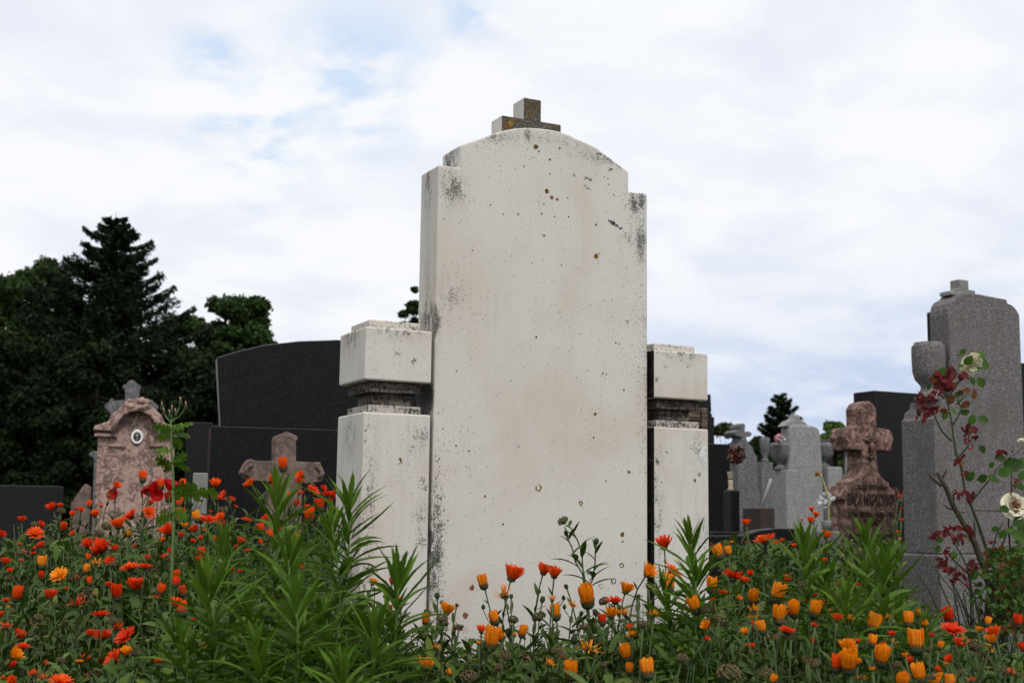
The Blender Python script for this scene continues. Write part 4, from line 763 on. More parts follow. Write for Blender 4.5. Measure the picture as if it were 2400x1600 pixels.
# calendulas: head meshes
def petal(mb, base, d, out, L, w, curl, seg=4, mi=0):
    p = Vector(base); cur = Vector(d).normalized(); s = cur.cross(Vector(out)); s = s.normalized() if s.length > .02 else Vector((1, 0, 0)); vs = []
    for i in range(seg+1):
        t = i/seg; ww = w*(.45+.55*math.sin(math.pi*min(1, .15+t*.62)))*(.78 if i == seg else 1); nrm = s.cross(cur)
        vs += [p-s*ww*.5, p+nrm*ww*.12, p+s*ww*.5]; p = p+cur*(L/seg); cur = Matrix.Rotation(-curl/seg, 3, s) @ cur
    mb.add(vs, [f for i in range(seg) for f in ((i*3, i*3+1, i*3+4, i*3+3), (i*3+1, i*3+2, i*3+5, i*3+4))], mi)
def head(kind, k):
    """unit head, about 1 wide for an open one, calyx under the origin"""
    random.seed(100*k+sum(map(ord, kind))); pe = MB(); ca = MB()
    if kind == 'cup':
        for ring, n in ((0, 13), (1, 9)):
            for i in range(n):
                a = 6.283*(i+random.uniform(-.2, .2))/n; r = .30-.07*ring; o = Vector((math.cos(a), math.sin(a), 0))
                petal(pe, o*r*.85+Vector((0, 0, .02)), o*random.uniform(.22, .34)+Vector((0, 0, 1)), -o, random.uniform(.82, 1.02), .26, -random.uniform(.28, .6), 4)
    elif kind == 'half':
        for ring, n, el, L in ((0, 16, 1.02, .80), (1, 14, 1.2, .74), (2, 9, 1.4, .6)):
            for i in range(n):
                a = 6.283*(i+random.uniform(-.3, .3))/n; o = Vector((math.cos(a), math.sin(a), 0)); e = el+random.uniform(-.14, .1)
                petal(pe, o*(.2-.05*ring), o*math.cos(e)+Vector((0, 0, math.sin(e))), -o, L*random.uniform(.85, 1.1), .19, random.uniform(-.35, .25), 4)
    elif kind == 'open':
        for ring, n, el, L in ((0, 19, .42, .52), (1, 17, .72, .48), (2, 12, 1.05, .38)):
            for i in range(n):
                a = 6.283*(i+random.uniform(-.3, .3))/n; o = Vector((math.cos(a), math.sin(a), 0)); e = el+random.uniform(-.2, .15)
                petal(pe, o*(.12-.03*ring), o*math.cos(e)+Vector((0, 0, math.sin(e))), -o, L*random.uniform(.85, 1.1), .13, random.uniform(-.3, .3), 4)
        for i in range(40): a = random.uniform(0, 6.28); r = .1*math.sqrt(random.random()); petal(pe, (r*math.cos(a), r*math.sin(a), .04), (random.gauss(0, .2), random.gauss(0, .2), 1), (1, 0, 0), .12, .03, 0, 1)
    elif kind == 'ragged':
        for i in range(26):
            a = random.uniform(0, 6.28); o = Vector((math.cos(a), math.sin(a), 0)); e = random.uniform(.2, 1.5)
            petal(pe, o*.17, o*math.cos(e)+Vector((0, 0, math.sin(e))), -o, random.uniform(.45, .85), random.uniform(.05, .11), random.uniform(-.9, 1.4), 5)
    elif kind == 'dried':
        for i in range(22):
            a = random.uniform(0, 6.28); o = Vector((math.cos(a), math.sin(a), 0)); e = random.uniform(-.6, 1.0)
            petal(pe, o*.15, o*math.cos(e)+Vector((0, 0, math.sin(e))), -o, random.uniform(.35, .7), random.uniform(.03, .06), random.uniform(.2, 2.2), 5)
    if kind in ('cup', 'half', 'open', 'ragged', 'dried'):
        rc = .34 if kind == 'cup' else .22 if kind == 'half' else .17 if kind == 'open' else .2
        ca.lathe([(rc*.25, -.30 if kind == 'cup' else -.16), (rc*.7, -.24 if kind == 'cup' else -.12), (rc*.98, -.12 if kind == 'cup' else -.06), (rc*1.02, 0), (rc*.93, .06)], n=14)
        for i in range(16):
            a = 6.283*i/16; o = Vector((math.cos(a), math.sin(a), 0)); petal(ca, o*rc*.98+Vector((0, 0, -.1)), o*.12+Vector((0, 0, 1)), -o, .34 if kind != 'open' else .2, .085, random.uniform(-.1, .5), 3)
    elif kind == 'bud':
        ca.lathe([(.06, -.5), (.2, -.42), (.36, -.2), (.38, .0), (.28, .22), (.1, .42), (.03, .48)], n=12)
        for i in range(12): a = 6.283*i/12; o = Vector((math.cos(a), math.sin(a), 0)); petal(ca, o*.34+Vector((0, 0, -.2)), o*.2+Vector((0, 0, 1)), -o, .7, .16, -1.0, 4)
    elif kind == 'seed':
        for i in range(34):
            u = random.random(); a = i*2.399; el = math.asin(1-1.5*(i+.5)/34); c = Vector((math.cos(a)*math.cos(el)*.36, math.sin(a)*math.cos(el)*.36, math.sin(el)*.26)); n = c.normalized(); t = n.orthogonal().normalized(); b = n.cross(t)
            ca.tube([c+t*.13-n*.06, c+t*.09+n*.05, c-t*.03+n*.09, c-t*.12+n*.0], [.02, .045, .05, .012], 6, 0)
        ca.lathe([(.06, -.3), (.2, -.22), (.3, -.05), (.2, .12)], n=10)
        for i in range(7): a = random.uniform(0, 6.28); o = Vector((math.cos(a), math.sin(a), 0)); petal(pe, o*.3, o+Vector((0, 0, random.uniform(-.5, .6))), -o, random.uniform(.2, .35), .035, 1.0, 3)
    random.seed(k*7+3)
    return pe, ca
HEADS = {}; FL = []; CAL = []
def getheads(kind, col):
    key = (kind, col)
    if key not in HEADS:
        out = []
        for k in range(4):
            pe, ca = head(kind, k)
            pm = M['pd'] if kind in ('dried', 'seed') and col != 'y' else M[{'y': 'py', 'o': 'po', 'r': 'pr'}[col]]
            out.append((pe.mesh('petals', pm) if pe.v else None, ca.mesh('calyx', M['seed'] if kind == 'seed' else M['calyx'], True)))
        HEADS[key] = out
    return HEADS[key]
COLN = {'y': 'yellow-orange', 'o': 'bright orange', 'r': 'deep red-orange'}
KN = {'cup': 'closed cup-shaped', 'half': 'half-open', 'open': 'fully open', 'ragged': 'ragged fading', 'dried': 'withered curled', 'bud': 'green bud', 'seed': 'knobbly seed'}
def calendula(px, py, wpx, kind, col, d, zone, label=None, tilt=None, path=None, leaves=True):
    hp = P(px, py, d); sz = wpx*d/FPX
    s = {'cup': sz/.80, 'half': sz/1.15, 'open': sz/1.0, 'ragged': sz/1.1, 'dried': sz/1.0, 'bud': sz/.75, 'seed': sz/.9}[kind]
    s = min(s*1.06, .062 if kind != 'cup' else .047); FL.append((px, py, wpx/2+6, d))
    hp = hp-Vector((0, 0, s*{'cup': .35, 'half': .25, 'open': .1}.get(kind, 0)))
    lx = random.gauss(0, .03); ly = random.uniform(-.02, .05)
    bx, by = hp.x+lx, hp.y+ly
    if zone == 'mid': by = min(by, 3.16+(bx+.19)*.49)
    g0 = gz(bx, by); mw = Matrix.Translation((bx, by, g0)); inv = mw.inverted()
    lb = label or (('calendula stem with a %s head %s' % (KN[kind], ZL[zone])) if kind in ('bud', 'seed') else 'calendula with %s %s flower %s' % (KN[kind], COLN[col], ZL[zone]))
    th = thing('calendula', mw, lb, 'flower', None if label else lb.replace('calendula with ', 'calendulas: ').replace('calendula stem with a ', 'calendulas: '))
    CAL.append((th, kind, col, px, py, label)) 
    ax = Vector((random.gauss(0, .22), random.gauss(0, .16)-.05, 1)) if tilt is None else Vector(tilt)
    ax.normalize(); e = inv @ (hp-ax*s*(.28 if kind == 'cup' else .15 if kind not in ('bud', 'seed') else .4))
    if path: pts = [inv @ q for q in path]+[e]; pts.insert(0, Vector((pts[0].x+.01, pts[0].y, 0)))
    else:
        c1 = e-ax*e.z*.35; pts = []
        for i in range(9): t = i/8; pts.append(Vector((0, 0, 0))*(1-t)**2+c1*2*t*(1-t)+e*t*t)
    m = len(pts); st = MB(); st.tube(pts, [.0021-.0008*i/m for i in range(m-1)]+[.0018], 6)
    fo = MB(); n = 7
    for i in range(n):
        t = .30+.64*(i+random.random()*.6)/n; k = min(m-2, int(t*(m-1))); b = pts[k].lerp(pts[k+1], t*(m-1)-k); az = i*2.4+random.uniform(-.5, .5)
        L = (.020+.055*(1-t)**.8)*random.uniform(.8, 1.25)
        leaf(fo, b, dirv(az, random.uniform(.5, 1.1)), L, L*random.uniform(.20, .28), random.uniform(.1, .8), seg=5, fold=.3, shape='lance', twist=random.uniform(-.4, .4))
    if random.random() < .35 and not path:   # side twig with bud
        k = int(m*.72); b = pts[k]; q = b+Vector((random.uniform(-.03, .03), random.uniform(-.02, .02), random.uniform(.03, .06))); st.tube([b, b.lerp(q, .5)+Vector((0, 0, -.004)), q], [.0012, .001, .001], 5)
        leaf(fo, b, dirv(random.uniform(0, 6), .8), .03, .006, .3, seg=4); fo.lathe([(.001, q.z), (.004, q.z+.003), (.0045, q.z+.007), (.001, q.z+.012)], q.x, q.y, 8)
    o = st.build('stem', M['calstem'], th, smooth=True); o.matrix_world = mw
    o = fo.build('leaves', M['cal' if random.random() < .6 else 'cal2'], th, smooth=True); o.matrix_world = mw
    pe, ca = random.choice(getheads(kind, col)); R = ax.to_track_quat('Z', 'Y').to_matrix().to_4x4() @ Matrix.Rotation(random.uniform(0, 6.28), 4, 'Z')
    hm = Matrix.Translation(hp) @ R @ Matrix.Scale(s, 4)
    o = bpy.data.objects.new('seed_head' if kind == 'seed' else 'calyx', ca); C.objects.link(o); o.parent = th; o.matrix_world = hm
    if pe is not None: o = bpy.data.objects.new('petals', pe); C.objects.link(o); o.parent = th; o.matrix_world = hm
ZL = {'left': 'in the flower bed left of the white tombstone', 'mid': 'at the foot of the white tombstone', 'right': 'among the greenery right of the white tombstone', 'back': 'on the graves behind, right of the white tombstone'}
K = {'c': 'cup', 'h': 'half', 'o': 'open', 'g': 'ragged', 'd': 'dried', 'b': 'bud', 's': 'seed'}
def dep(zone, x, y):
    if zone == 'left': return interp(y, [1090, 1150, 1300, 1450, 1600], [4.3, 4.5, 3.7, 3.0, 2.6])+random.uniform(-.12, .12)
    if zone == 'mid': return interp(y, [1330, 1450, 1600], [3.0, 2.8, 2.45])+random.uniform(-.06, .06)
    if zone == 'right': return interp(y, [1260, 1350, 1430, 1600], [3.3, 2.9, 2.45, 2.1])+random.uniform(-.08, .08)
    return interp(y, [1160, 1250, 1300], [5.6, 4.8, 4.2])
def lay(spec, ox, oy, s, zf):
    for it in spec.replace('\n', ' ').split(';'):
        it = it.strip()
        if not it: continue
        x, y, w, kc = it.split(','); px, py = ox+float(x)/s, oy+float(y)/s; kc = kc.strip(); z = zf(px, py)
        k = K[kc[0]]; c = kc[1] if len(kc) > 1 else 'o'
        tl = (random.uniform(-.8, .8), random.uniform(-.8, -.1), random.uniform(.5, 1)) if k in ('open', 'half') and random.random() < (.6 if z == 'left' else .25 if z == 'right' else 0) else None
        calendula(px, py, float(w)/s, k, c, dep(z, px, py), z, tilt=tl)
A1 = """643,740,78,cy; 865,680,165,ho; 1125,645,120,ho; 1215,672,120,ho; 805,860,130,gy; 1200,895,75,gy; 740,1035,75,cy; 1232,990,82,cy; 1370,940,75,gy; 1490,860,120,cy; 1710,895,125,or; 1795,800,120,hy;
335,970,120,hy; 165,1045,60,cy; 620,1130,80,ho; 690,1205,122,cy; 775,1195,85,hy; 950,1145,65,cy; 895,1180,42,gy; 1680,1000,110,hy; 1612,1050,60,cr; 1790,1010,85,gy; 170,1420,125,hy; 250,1290,70,gy; 1500,1300,140,gy; 1805,1320,88,cy; 1830,1450,60,cy; 1355,1465,102,cy;
1170,1420,90,gy; 1305,1395,60,gy; 370,1480,38,cy; 1835,1110,50,hr; 1850,1180,70,gy; 1090,1025,105,s; 880,1050,80,s; 1625,900,85,s; 1455,1110,70,s; 810,1345,100,s; 515,1515,120,s; 300,1040,90,s; 1240,1300,90,s; 1290,1350,80,s; 420,935,60,d; 1890,865,60,d; 1313,780,32,b; 865,860,30,b; 180,995,52,b;
845,1150,48,b; 1120,885,40,b; 1550,990,40,b; 260,855,40,b; 1380,1210,50,b; 970,1345,80,d; 440,1120,120,d; 1620,1420,60,s; 1180,1380,70,s; 600,1245,40,hy; 1560,1350,40,s; 760,1440,60,s"""
lay(A1, 950, 1150, 3.4836, lambda x, y: 'mid')
A2 = """335,545,115,hr; 205,745,110,hy; 385,745,125,oo; 365,840,92,cy; 745,605,74,cy; 808,603,50,cy; 940,390,62,ho; 1080,515,145,oo; 840,785,150,or; 925,815,60,ho; 680,850,76,cy; 570,990,86,cy; 985,935,74,cy; 1147,910,100,cy; 1175,1065,90,cy; 1432,1025,84,cy; 655,1135,76,hy; 1000,1040,80,gy;
1060,1160,62,cy; 995,1150,80,ho; 935,1190,60,hy; 1235,1185,110,or; 1130,1220,80,d; 975,1300,60,hr; 1425,1262,36,cr; 1290,1025,80,cy; 1235,805,62,ho; 970,760,44,hr; 1522,482,74,ho; 1510,670,50,hr; 1295,558,36,ho; 770,910,90,or; 1620,850,50,gr; 1670,1290,98,hy; 1690,1415,98,cy; 215,1465,96,cy;
1440,925,40,hr; 1505,980,40,hr; 1445,1145,36,hr; 1690,1130,60,gy; 260,1070,70,gy; 85,1160,40,ho; 95,1220,60,gy; 745,1110,110,s; 660,1030,90,s; 470,1385,80,s; 810,1500,160,s; 1090,1500,90,s; 180,1140,80,s; 220,860,75,dr; 145,930,60,d; 1440,1440,60,s; 720,1150,70,d; 1200,1120,60,s; 1340,850,50,s; 560,930,40,gr; 700,960,40,hr;
1250,1060,40,hr; 880,940,40,hy; 1380,960,40,hr; 1190,870,36,cy; 640,1240,40,hr; 1560,1040,36,gy; 1600,940,40,hr"""
lay(A2, 1450, 1100, 3.1364, lambda x, y: 'right' if x > 1500 else 'mid')
A2b = """1420,293,42,ho; 1448,332,50,ho; 1410,375,60,ho; 1155,543,45,ho; 1205,522,36,ho; 1345,368,22,ho; 680,548,24,hr; 765,552,30,hr; 945,540,30,ho; 830,535,30,hy"""
lay(A2b, 1450, 1100, 3.1364, lambda x, y: 'back')
A3 = """370,1200,80,cy; 380,1310,50,cy; 222,1345,95,hy; 232,1440,92,cy; 428,1400,84,cy; 645,1315,95,cy; 675,1510,78,cy; 555,1560,70,cy; 770,1560,70,hy; 850,1565,60,cy; 600,1180,60,cy; 655,1140,30,cy; 850,1155,66,cr; 870,1240,120,or; 915,1325,80,hr; 855,1420,50,hr; 1130,1255,85,ho; 1115,1300,80,hy; 1272,1190,52,cr;
1300,1345,34,cr; 610,1430,50,hr; 500,1270,44,hr; 740,1275,36,hr; 790,1338,34,cy; 293,970,30,hr; 80,1075,34,hr; 1230,1510,50,go; 380,1490,44,gy; 530,1460,60,s; 1000,1340,90,s; 1060,1400,80,d; 1185,1490,60,s; 40,1440,44,s; 240,1180,50,gy; 20,1210,30,hr; 500,1320,40,gy; 690,1200,44,hy; 580,1400,40,hy; 770,1480,40,ho; 1280,1520,40,s; 990,1555,50,go; 920,1500,44,s"""
lay(A3, 1900, 1000, 2.614, lambda x, y: 'right')
lay("542,425,27,ho; 557,570,25,ho; 537,645,24,ho; 548,690,20,hy; 565,400,16,hr; 552,500,18,hr", 1900, 1000, 2.614, lambda x, y: 'back')
A4 = """875,305,46,co; 708,358,50,ho; 985,355,44,co; 135,568,50,hr; 322,490,55,hr; 368,485,40,hr; 545,472,30,co; 582,535,56,ho; 620,490,40,go; 497,505,32,ho; 443,532,34,ho; 382,610,40,co; 245,597,42,hr; 215,650,88,oo; 455,650,38,ho; 5,655,44,hr; 30,825,60,hr; 258,832,52,cy; 130,820,24,ho; 522,870,38,cy; 255,910,34,cr; 365,905,95,oy;
425,930,80,dr; 118,720,24,hr; 260,725,50,hr; 215,745,26,hr; 545,715,66,hr; 625,735,102,hr; 570,768,50,hr; 537,798,28,co; 805,540,95,or; 730,595,90,ho; 910,520,70,oo; 1100,545,72,co; 1040,630,85,hr; 1035,430,42,co; 920,465,36,ho; 680,825,60,hr; 800,860,105,oo; 890,855,75,or; 900,805,40,gr; 830,730,28,hr; 705,745,50,hr;
835,970,98,hr; 720,1012,64,cr; 665,965,40,hr; 975,995,48,co; 1075,950,44,cr; 310,1030,76,hr; 540,1020,90,do; 470,1090,75,gr; 620,1150,98,or; 630,1275,105,or; 775,1275,112,or; 700,1415,108,or; 115,1275,70,hr; 140,1345,75,or; 80,1390,85,hy; 375,1560,130,oo; 555,1510,70,do; 205,1520,65,go; 265,1535,44,go; 15,1540,34,ho; 75,1550,55,ho; 975,1440,48,hr;
550,945,34,co; 410,990,34,ho; 1250,770,46,cr; 1215,815,56,hr; 1050,755,34,hr; 1125,350,38,co; 1315,350,66,ho; 1095,460,42,co; 1140,400,30,ho; 1340,445,74,gr; 1305,405,28,co; 1375,405,32,ho; 1415,445,38,hr; 1442,490,28,hr; 1540,345,62,ho; 1210,550,46,cy; 1230,572,60,hr; 1130,605,46,hy; 1280,565,56,or; 1350,550,60,oo; 1200,625,60,hr;
1360,600,50,hr; 1510,570,62,oo; 1110,665,44,hr; 1235,680,34,hr; 1320,690,44,hr; 1470,700,50,hr; 1450,740,40,hr; 205,1200,50,dr; 60,880,34,hr; 215,600,50,s; 650,610,60,s; 610,655,50,s; 125,775,50,s; 1040,805,66,s; 690,1190,60,s; 375,515,48,s; 920,405,48,s; 690,845,50,s; 1365,510,50,s; 235,1170,56,s; 395,1200,46,s; 370,1430,50,s;
60,930,44,s; 1000,545,20,cy; 790,655,26,cy; 1080,1470,30,hr; 10,1210,20,gy; 50,1110,30,gy; 90,1240,34,d; 1180,700,34,hr; 1000,690,30,ho; 470,500,24,ho; 1290,520,24,ho; 1250,640,30,go; 1400,640,30,hr; 1230,415,20,hr; 1170,385,24,ho; 1260,880,24,hr; 1370,860,20,hr; 1190,1175,22,cr; 1430,870,24,hr"""
lay(A4, 0, 1000, 2.6133, lambda x, y: 'left')
A5 = """690,232,54,co; 812,290,56,ho; 615,325,62,ho; 640,360,34,ho; 790,335,58,hr; 710,425,34,co; 785,410,50,gr; 865,390,80,or; 930,375,40,hr; 970,420,88,or; 920,478,52,cr; 840,500,56,hr; 848,538,62,co; 765,465,44,hr; 590,560,52,hr; 565,620,44,cr; 610,665,42,co; 765,665,24,cy; 810,862,24,co; 625,1040,28,go; 1235,950,56,hy; 1355,945,50,hr;
1250,1165,66,hy; 1340,1110,42,hr; 720,320,18,hr; 980,450,40,hr; 900,460,40,hr; 700,480,30,hr; 430,880,30,hr; 820,600,30,s; 850,755,34,s; 470,760,30,hr; 660,620,30,hr; 540,700,30,ho; 1005,400,30,hr; 1410,1050,34,hy; 1280,1180,30,hy"""
lay(A5, 400, 1000, 2.6133, lambda x, y: 'left' if x < 850 else 'mid')
random.seed(77)
for i in range(26):
    x, y = random.uniform(0, 520), random.uniform(1230, 1590)
    if y > interp(x, [0, 120, 250, 560], [1275, 1225, 1215, 1200]): calendula(x, y, random.uniform(12, 30), random.choice(['cup', 'half', 'half', 'open', 'ragged', 'dried']), random.choice('ooorry'), dep('left', x, y), 'left')
for i in range(22):
    x, y = random.uniform(1680, 2380), random.uniform(1440, 1590); calendula(x, y, random.uniform(12, 26), random.choice(['cup', 'half', 'ragged', 'dried', 'seed']), random.choice('yyoor'), dep('right', x, y), 'right')
# the tall spent stem before the slab
d = 2.95; q = lambda x, y: P(*c3(x, y), d)
calendula(*c3(1288, 245), 24, 'seed', 'r', d, 'mid', 'tall spent calendula with a drooping seed head against the slab', tilt=(-.5, -.1, .7), path=[q(1500, 1100), q(1478, 790), q(1450, 640), q(1440, 500), q(1405, 400), q(1350, 300)])
calendula(*c3(1560, 410), 11, 'bud', 'r', d, 'mid', 'budding calendula branch beside the tall spent stem', tilt=(0, 0, 1), path=[q(1500, 1100), q(1490, 800), q(1530, 720), q(1548, 600), q(1552, 500)])
calendula(*c3(1312, 345), 9, 'bud', 'r', d, 'mid', 'thin calendula side stem with a small bud on the slab', tilt=(-.1, 0, 1), path=[q(1496, 1100), q(1448, 680), q(1390, 580), q(1360, 460), q(1325, 390)])
# poppies
def poppy(px, py, w, d, label, tilt):
    hp = P(px, py, d); mw = Matrix.Translation((hp.x, hp.y, gz(hp.x, hp.y))); th = thing('poppy', mw, label, 'flower', None)
    s = w*d/FPX; mb = MB(); ax = Vector(tilt).normalized(); R = ax.to_track_quat('Z', 'Y').to_matrix()
    for i in range(5):
        a = 6.283*i/5; vs = []; n, mm = 7, 5
        for r in range(mm):
            for c in range(n):
                f = r/(mm-1); an = a+(c/(n-1)-.5)*1.9; rr = .55*f; z = .62*f*f+.03*math.sin(c*2.3+i)*f; vs.append(hp+R@Vector((rr*math.cos(an), rr*math.sin(an), z-.15))*s)
        mb.add(vs, [(r*n+c, r*n+c+1, (r+1)*n+c+1, (r+1)*n+c) for r in range(mm-1) for c in range(n-1)])
    o = mb.build('petals', M['poppy'], th, smooth=True); o.matrix_world = Matrix.Identity(4)
    mb = MB(); mb.tube([(hp.x+.02, hp.y, gz(hp.x, hp.y)), (hp.x+.01, hp.y, hp.z*.6), tuple(hp-ax*s*.12)], .0018, 6); o = mb.build('stem', M['calstem'], th, smooth=True); o.matrix_world = Matrix.Identity(4)
poppy(358, 1155, 42, 4.4, 'red poppy nearest the middle of the pink arched tombstone', (-.5, -.25, .8)); poppy(398, 1144, 34, 4.4, 'red poppy just beside the tall prickly weed stem', (.3, -.25, .9)); poppy(368, 1163, 28, 4.35, 'small red poppy lowest of the three together', (.2, -.8, .2)); poppy(268, 1163, 26, 4.4, 'ragged red poppy by the left edge of the pink tombstone', (-.2, -.7, .4))
# prickly sowthistle-like weed on the left
def lobed(mb, b, dd, L, Wd, droop):
    d0 = Vector(dd).normalized(); s = Matrix.Rotation(random.choice((-1, 1))*random.uniform(.7, 1.3), 3, d0) @ d0.cross(Vector((0, 0, 1))).normalized(); p = Vector(b); cur = d0.copy(); n = 5; C_ = []
    for i in range(n+1): C_.append((p.copy(), cur.copy())); p = p+cur*(L/n); cur = Matrix.Rotation(-droop/n, 3, d0.cross(Vector((0, 0, 1))).normalized()) @ cur
    for i in range(n):
        a, b2 = C_[i][0], C_[i+1][0]; w = .72*Wd*math.sin(math.pi*(i+1)/(n+1.5))*random.uniform(.8, 1.2)
        for e in (-1, 1): w2 = w*random.uniform(.8, 1.2); k1 = C_[i][1]*L; mb.add([a, a+s*e*w*.34, a+s*e*w*.9+k1*.02, a+s*e*w2+k1*.17, b2+s*e*w*.62-k1*.06, b2+s*e*w*.30, b2], [(0, 1, 5, 6), (1, 2, 3), (1, 3, 4, 5)])
d = 3.5; hb = P(405, 1350, d); th = thing('sow_thistle', Matrix.Translation((hb.x, hb.y, gz(hb.x, hb.y))), 'tall prickly lobed-leaf weed before the pink arched tombstone', 'weed')
c2 = lambda x, y: P(*c2b(x, y), d)
st = MB(); st.tube([(hb.x, hb.y, gz(hb.x, hb.y)), c2(722, 1280), c2(716, 900), c2(705, 700), c2(700, 560), c2(698, 480)], [.005, .0042, .0036, .003, .0022, .0016], 8)
tips = [(778, 335), (820, 370), (705, 400), (640, 420), (738, 430), (625, 375), (690, 440)]
for x, y in tips: st.tube([c2(698, 490), c2((698+x)/2+6, (490+y)/2+10), c2(x, y)], [.0014, .0011, .001], 5)
o = st.build('stem', M['weedstem'], th, smooth=True); o.matrix_world = Matrix.Identity(4)
mb = MB()
for x, y in tips: p = c2(x, y); mb.lathe([(.002, p.z-.006), (.0045, p.z-.001), (.004, p.z+.006), (.0022, p.z+.012)], p.x, p.y, 8); mb.tube([p+Vector((0, 0, .010)), p+Vector((random.uniform(-.004, .004), 0, .019))], [.0022, .0012], 6, 1)
o = mb.build('buds', [M['calyx'], flat('faded_pink_tip', (.40, .20, .13))], th, smooth=True); o.matrix_world = Matrix.Identity(4)
mb = MB()
for (bx, by, tx, ty, w) in [(700, 560, 560, 520, .022), (700, 600, 590, 620, .02), (705, 560, 880, 500, .018), (705, 590, 830, 600, .022), (705, 620, 760, 690, .02), (708, 720, 590, 740, .018), (712, 830, 570, 790, .022), (712, 850, 570, 830, .02), (716, 840, 830, 740, .022), (716, 830, 860, 880, .02), (712, 860, 640, 890, .018), (704, 540, 640, 640, .018), (702, 520, 790, 560, .016), (718, 1050, 900, 1010, .03), (718, 1100, 1060, 1080, .03), (716, 1250, 600, 1300, .03), (718, 640, 700, 700, .016), (700, 520, 590, 560, .016), (718, 1200, 840, 1290, .03)]:
    a, b = c2(bx, by), c2(tx, ty); b.y += random.uniform(-.03, .03); lobed(mb, a, (b-a)+Vector((0, 0, (b-a).length*.25)), (b-a).length*1.05, w, .5)
o = mb.build('leaves', M['weed'], th); o.matrix_world = Matrix.Identity(4)
# ------------------------------------------------------------------ rose bush
DR = 4.2; rb = P(2330, 1560, DR); rose = thing('rose_bush', Matrix.Translation((rb.x, rb.y, 0)), 'rose bush with cream roses and dark red young leaves before grey granite', 'rose bush')
B = lambda x, y, dd=0.0: P(2100+x/4.48, 750+y/4.48, DR+dd); Cc = lambda x, y, dd=0.0: P(2100+x/4.48, 1100+y/4.48, DR+dd)
root = Vector((rb.x, rb.y, 0)); st = MB(); thk = MB()
thk.tube([root, Cc(960, 1560), Cc(1000, 1250), Cc(930, 1040), Cc(830, 780), Cc(760, 650), Cc(600, 380), Cc(520, 180), Cc(430, 30)], [.013, .012, .0125, .011, .0095, .0085, .0075, .007, .0065], 9)
thk.tube([Cc(480, 170), Cc(400, 110), Cc(345, 48)], [.005, .0045, .004], 7); thk.tube([Cc(480, 110), Cc(500, 60), Cc(530, 5)], [.004, .004, .0035], 7); thk.tube([Cc(600, 420), Cc(540, 400), Cc(495, 370)], [.003, .003, .0025], 6); thk.tube([Cc(610, 360), Cc(605, 280), Cc(600, 215)], [.003, .003, .002], 6); thk.tube([Cc(820, 760), Cc(825, 650), Cc(820, 540)], [.004, .004, .003], 6)
o = thk.build('old_cane', M['cane'], rose, smooth=True); o.matrix_world = Matrix.Identity(4)
st.tube([root+Vector((.02, .02, 0)), Cc(1150, 1350, .05), Cc(1050, 1100, .03), Cc(960, 860, .03), Cc(860, 560), Cc(790, 380), Cc(720, 200), B(690, 1560), B(630, 1400), B(600, 1200), B(590, 1090), B(560, 950), B(520, 780), B(505, 700), B(520, 640)], [.007, .0065, .0055, .005, .0045, .0045, .004, .0038, .0035, .003, .0028, .0026, .0022, .002, .0016], 7)
for pl in ([B(585, 1270), B(480, 1160), B(430, 1060), B(385, 960), B(360, 840), B(330, 790)], [B(600, 1100), B(650, 1010), B(690, 930), B(650, 850), B(620, 760)], [B(560, 800), B(620, 700), B(680, 610), B(720, 530), B(760, 470)], [B(655, 1440), B(750, 1330), B(770, 1200), B(775, 1130)], [B(510, 820), B(470, 790), B(440, 770)], [B(640, 880), B(700, 820), B(760, 770)],
           [Cc(790, 340), Cc(910, 190), Cc(1020, 60), B(1060, 1560), B(1180, 1450), B(1330, 1340)], [root, Cc(1190, 1300, .03), Cc(1195, 800, .05), Cc(1180, 560, .02), Cc(1215, 200), Cc(1210, 0), B(1260, 1500)], [root, Cc(960, 1000, .02), Cc(1060, 680, .02), Cc(1115, 560)], [root, Cc(1080, 900, .04), Cc(1170, 640, .04), Cc(1260, 560, .04), Cc(1330, 480, .04)],
           [root, Cc(790, 1560), Cc(780, 1250), Cc(750, 1020), Cc(670, 860), Cc(600, 760), Cc(560, 640)], [Cc(770, 1100), Cc(650, 990), Cc(560, 900), Cc(520, 830)], [root, Cc(830, 1350), Cc(760, 1240), Cc(660, 1150), Cc(550, 1060), Cc(460, 1010)], [root, Cc(700, 1400), Cc(650, 1300), Cc(600, 1190)], [Cc(740, 1080), Cc(820, 1010)], [root, Cc(1250, 1200, .05), Cc(1320, 900, .05), Cc(1380, 700, .05)], [Cc(660, 800), Cc(640, 740), Cc(660, 640)]):
    n = len(pl); st.tube(pl, [.0034-.0022*i/n for i in range(n)], 6)
for i in range(80): a = random.uniform(0, 6.28); p = root+Vector((random.gauss(.04, .11), random.gauss(0, .07), random.uniform(.12, .40))); st.tube([root+Vector((random.gauss(0, .04), 0, 0)), p, p+dirv(a, .9)*random.uniform(.06, .16)], [.003, .002, .001], 5)
for i in range(60):   # thorns
    k = random.randrange(14); t = random.random(); a = [Cc(1050, 1100), Cc(960, 860), Cc(860, 560), Cc(790, 380), Cc(720, 200), B(690, 1560), B(630, 1400), B(600, 1200), B(560, 950), B(505, 700)]; k = random.randrange(9); p = a[k].lerp(a[k+1], t); st.tube([p, p+dirv(random.uniform(0, 6.28), .2)*.009], [.0018, .0003], 4)
o = st.build('stems', M['caneg'], rose, smooth=True); o.matrix_world = Matrix.Identity(4)
gr, rd, br_ = MB(), MB(), MB()
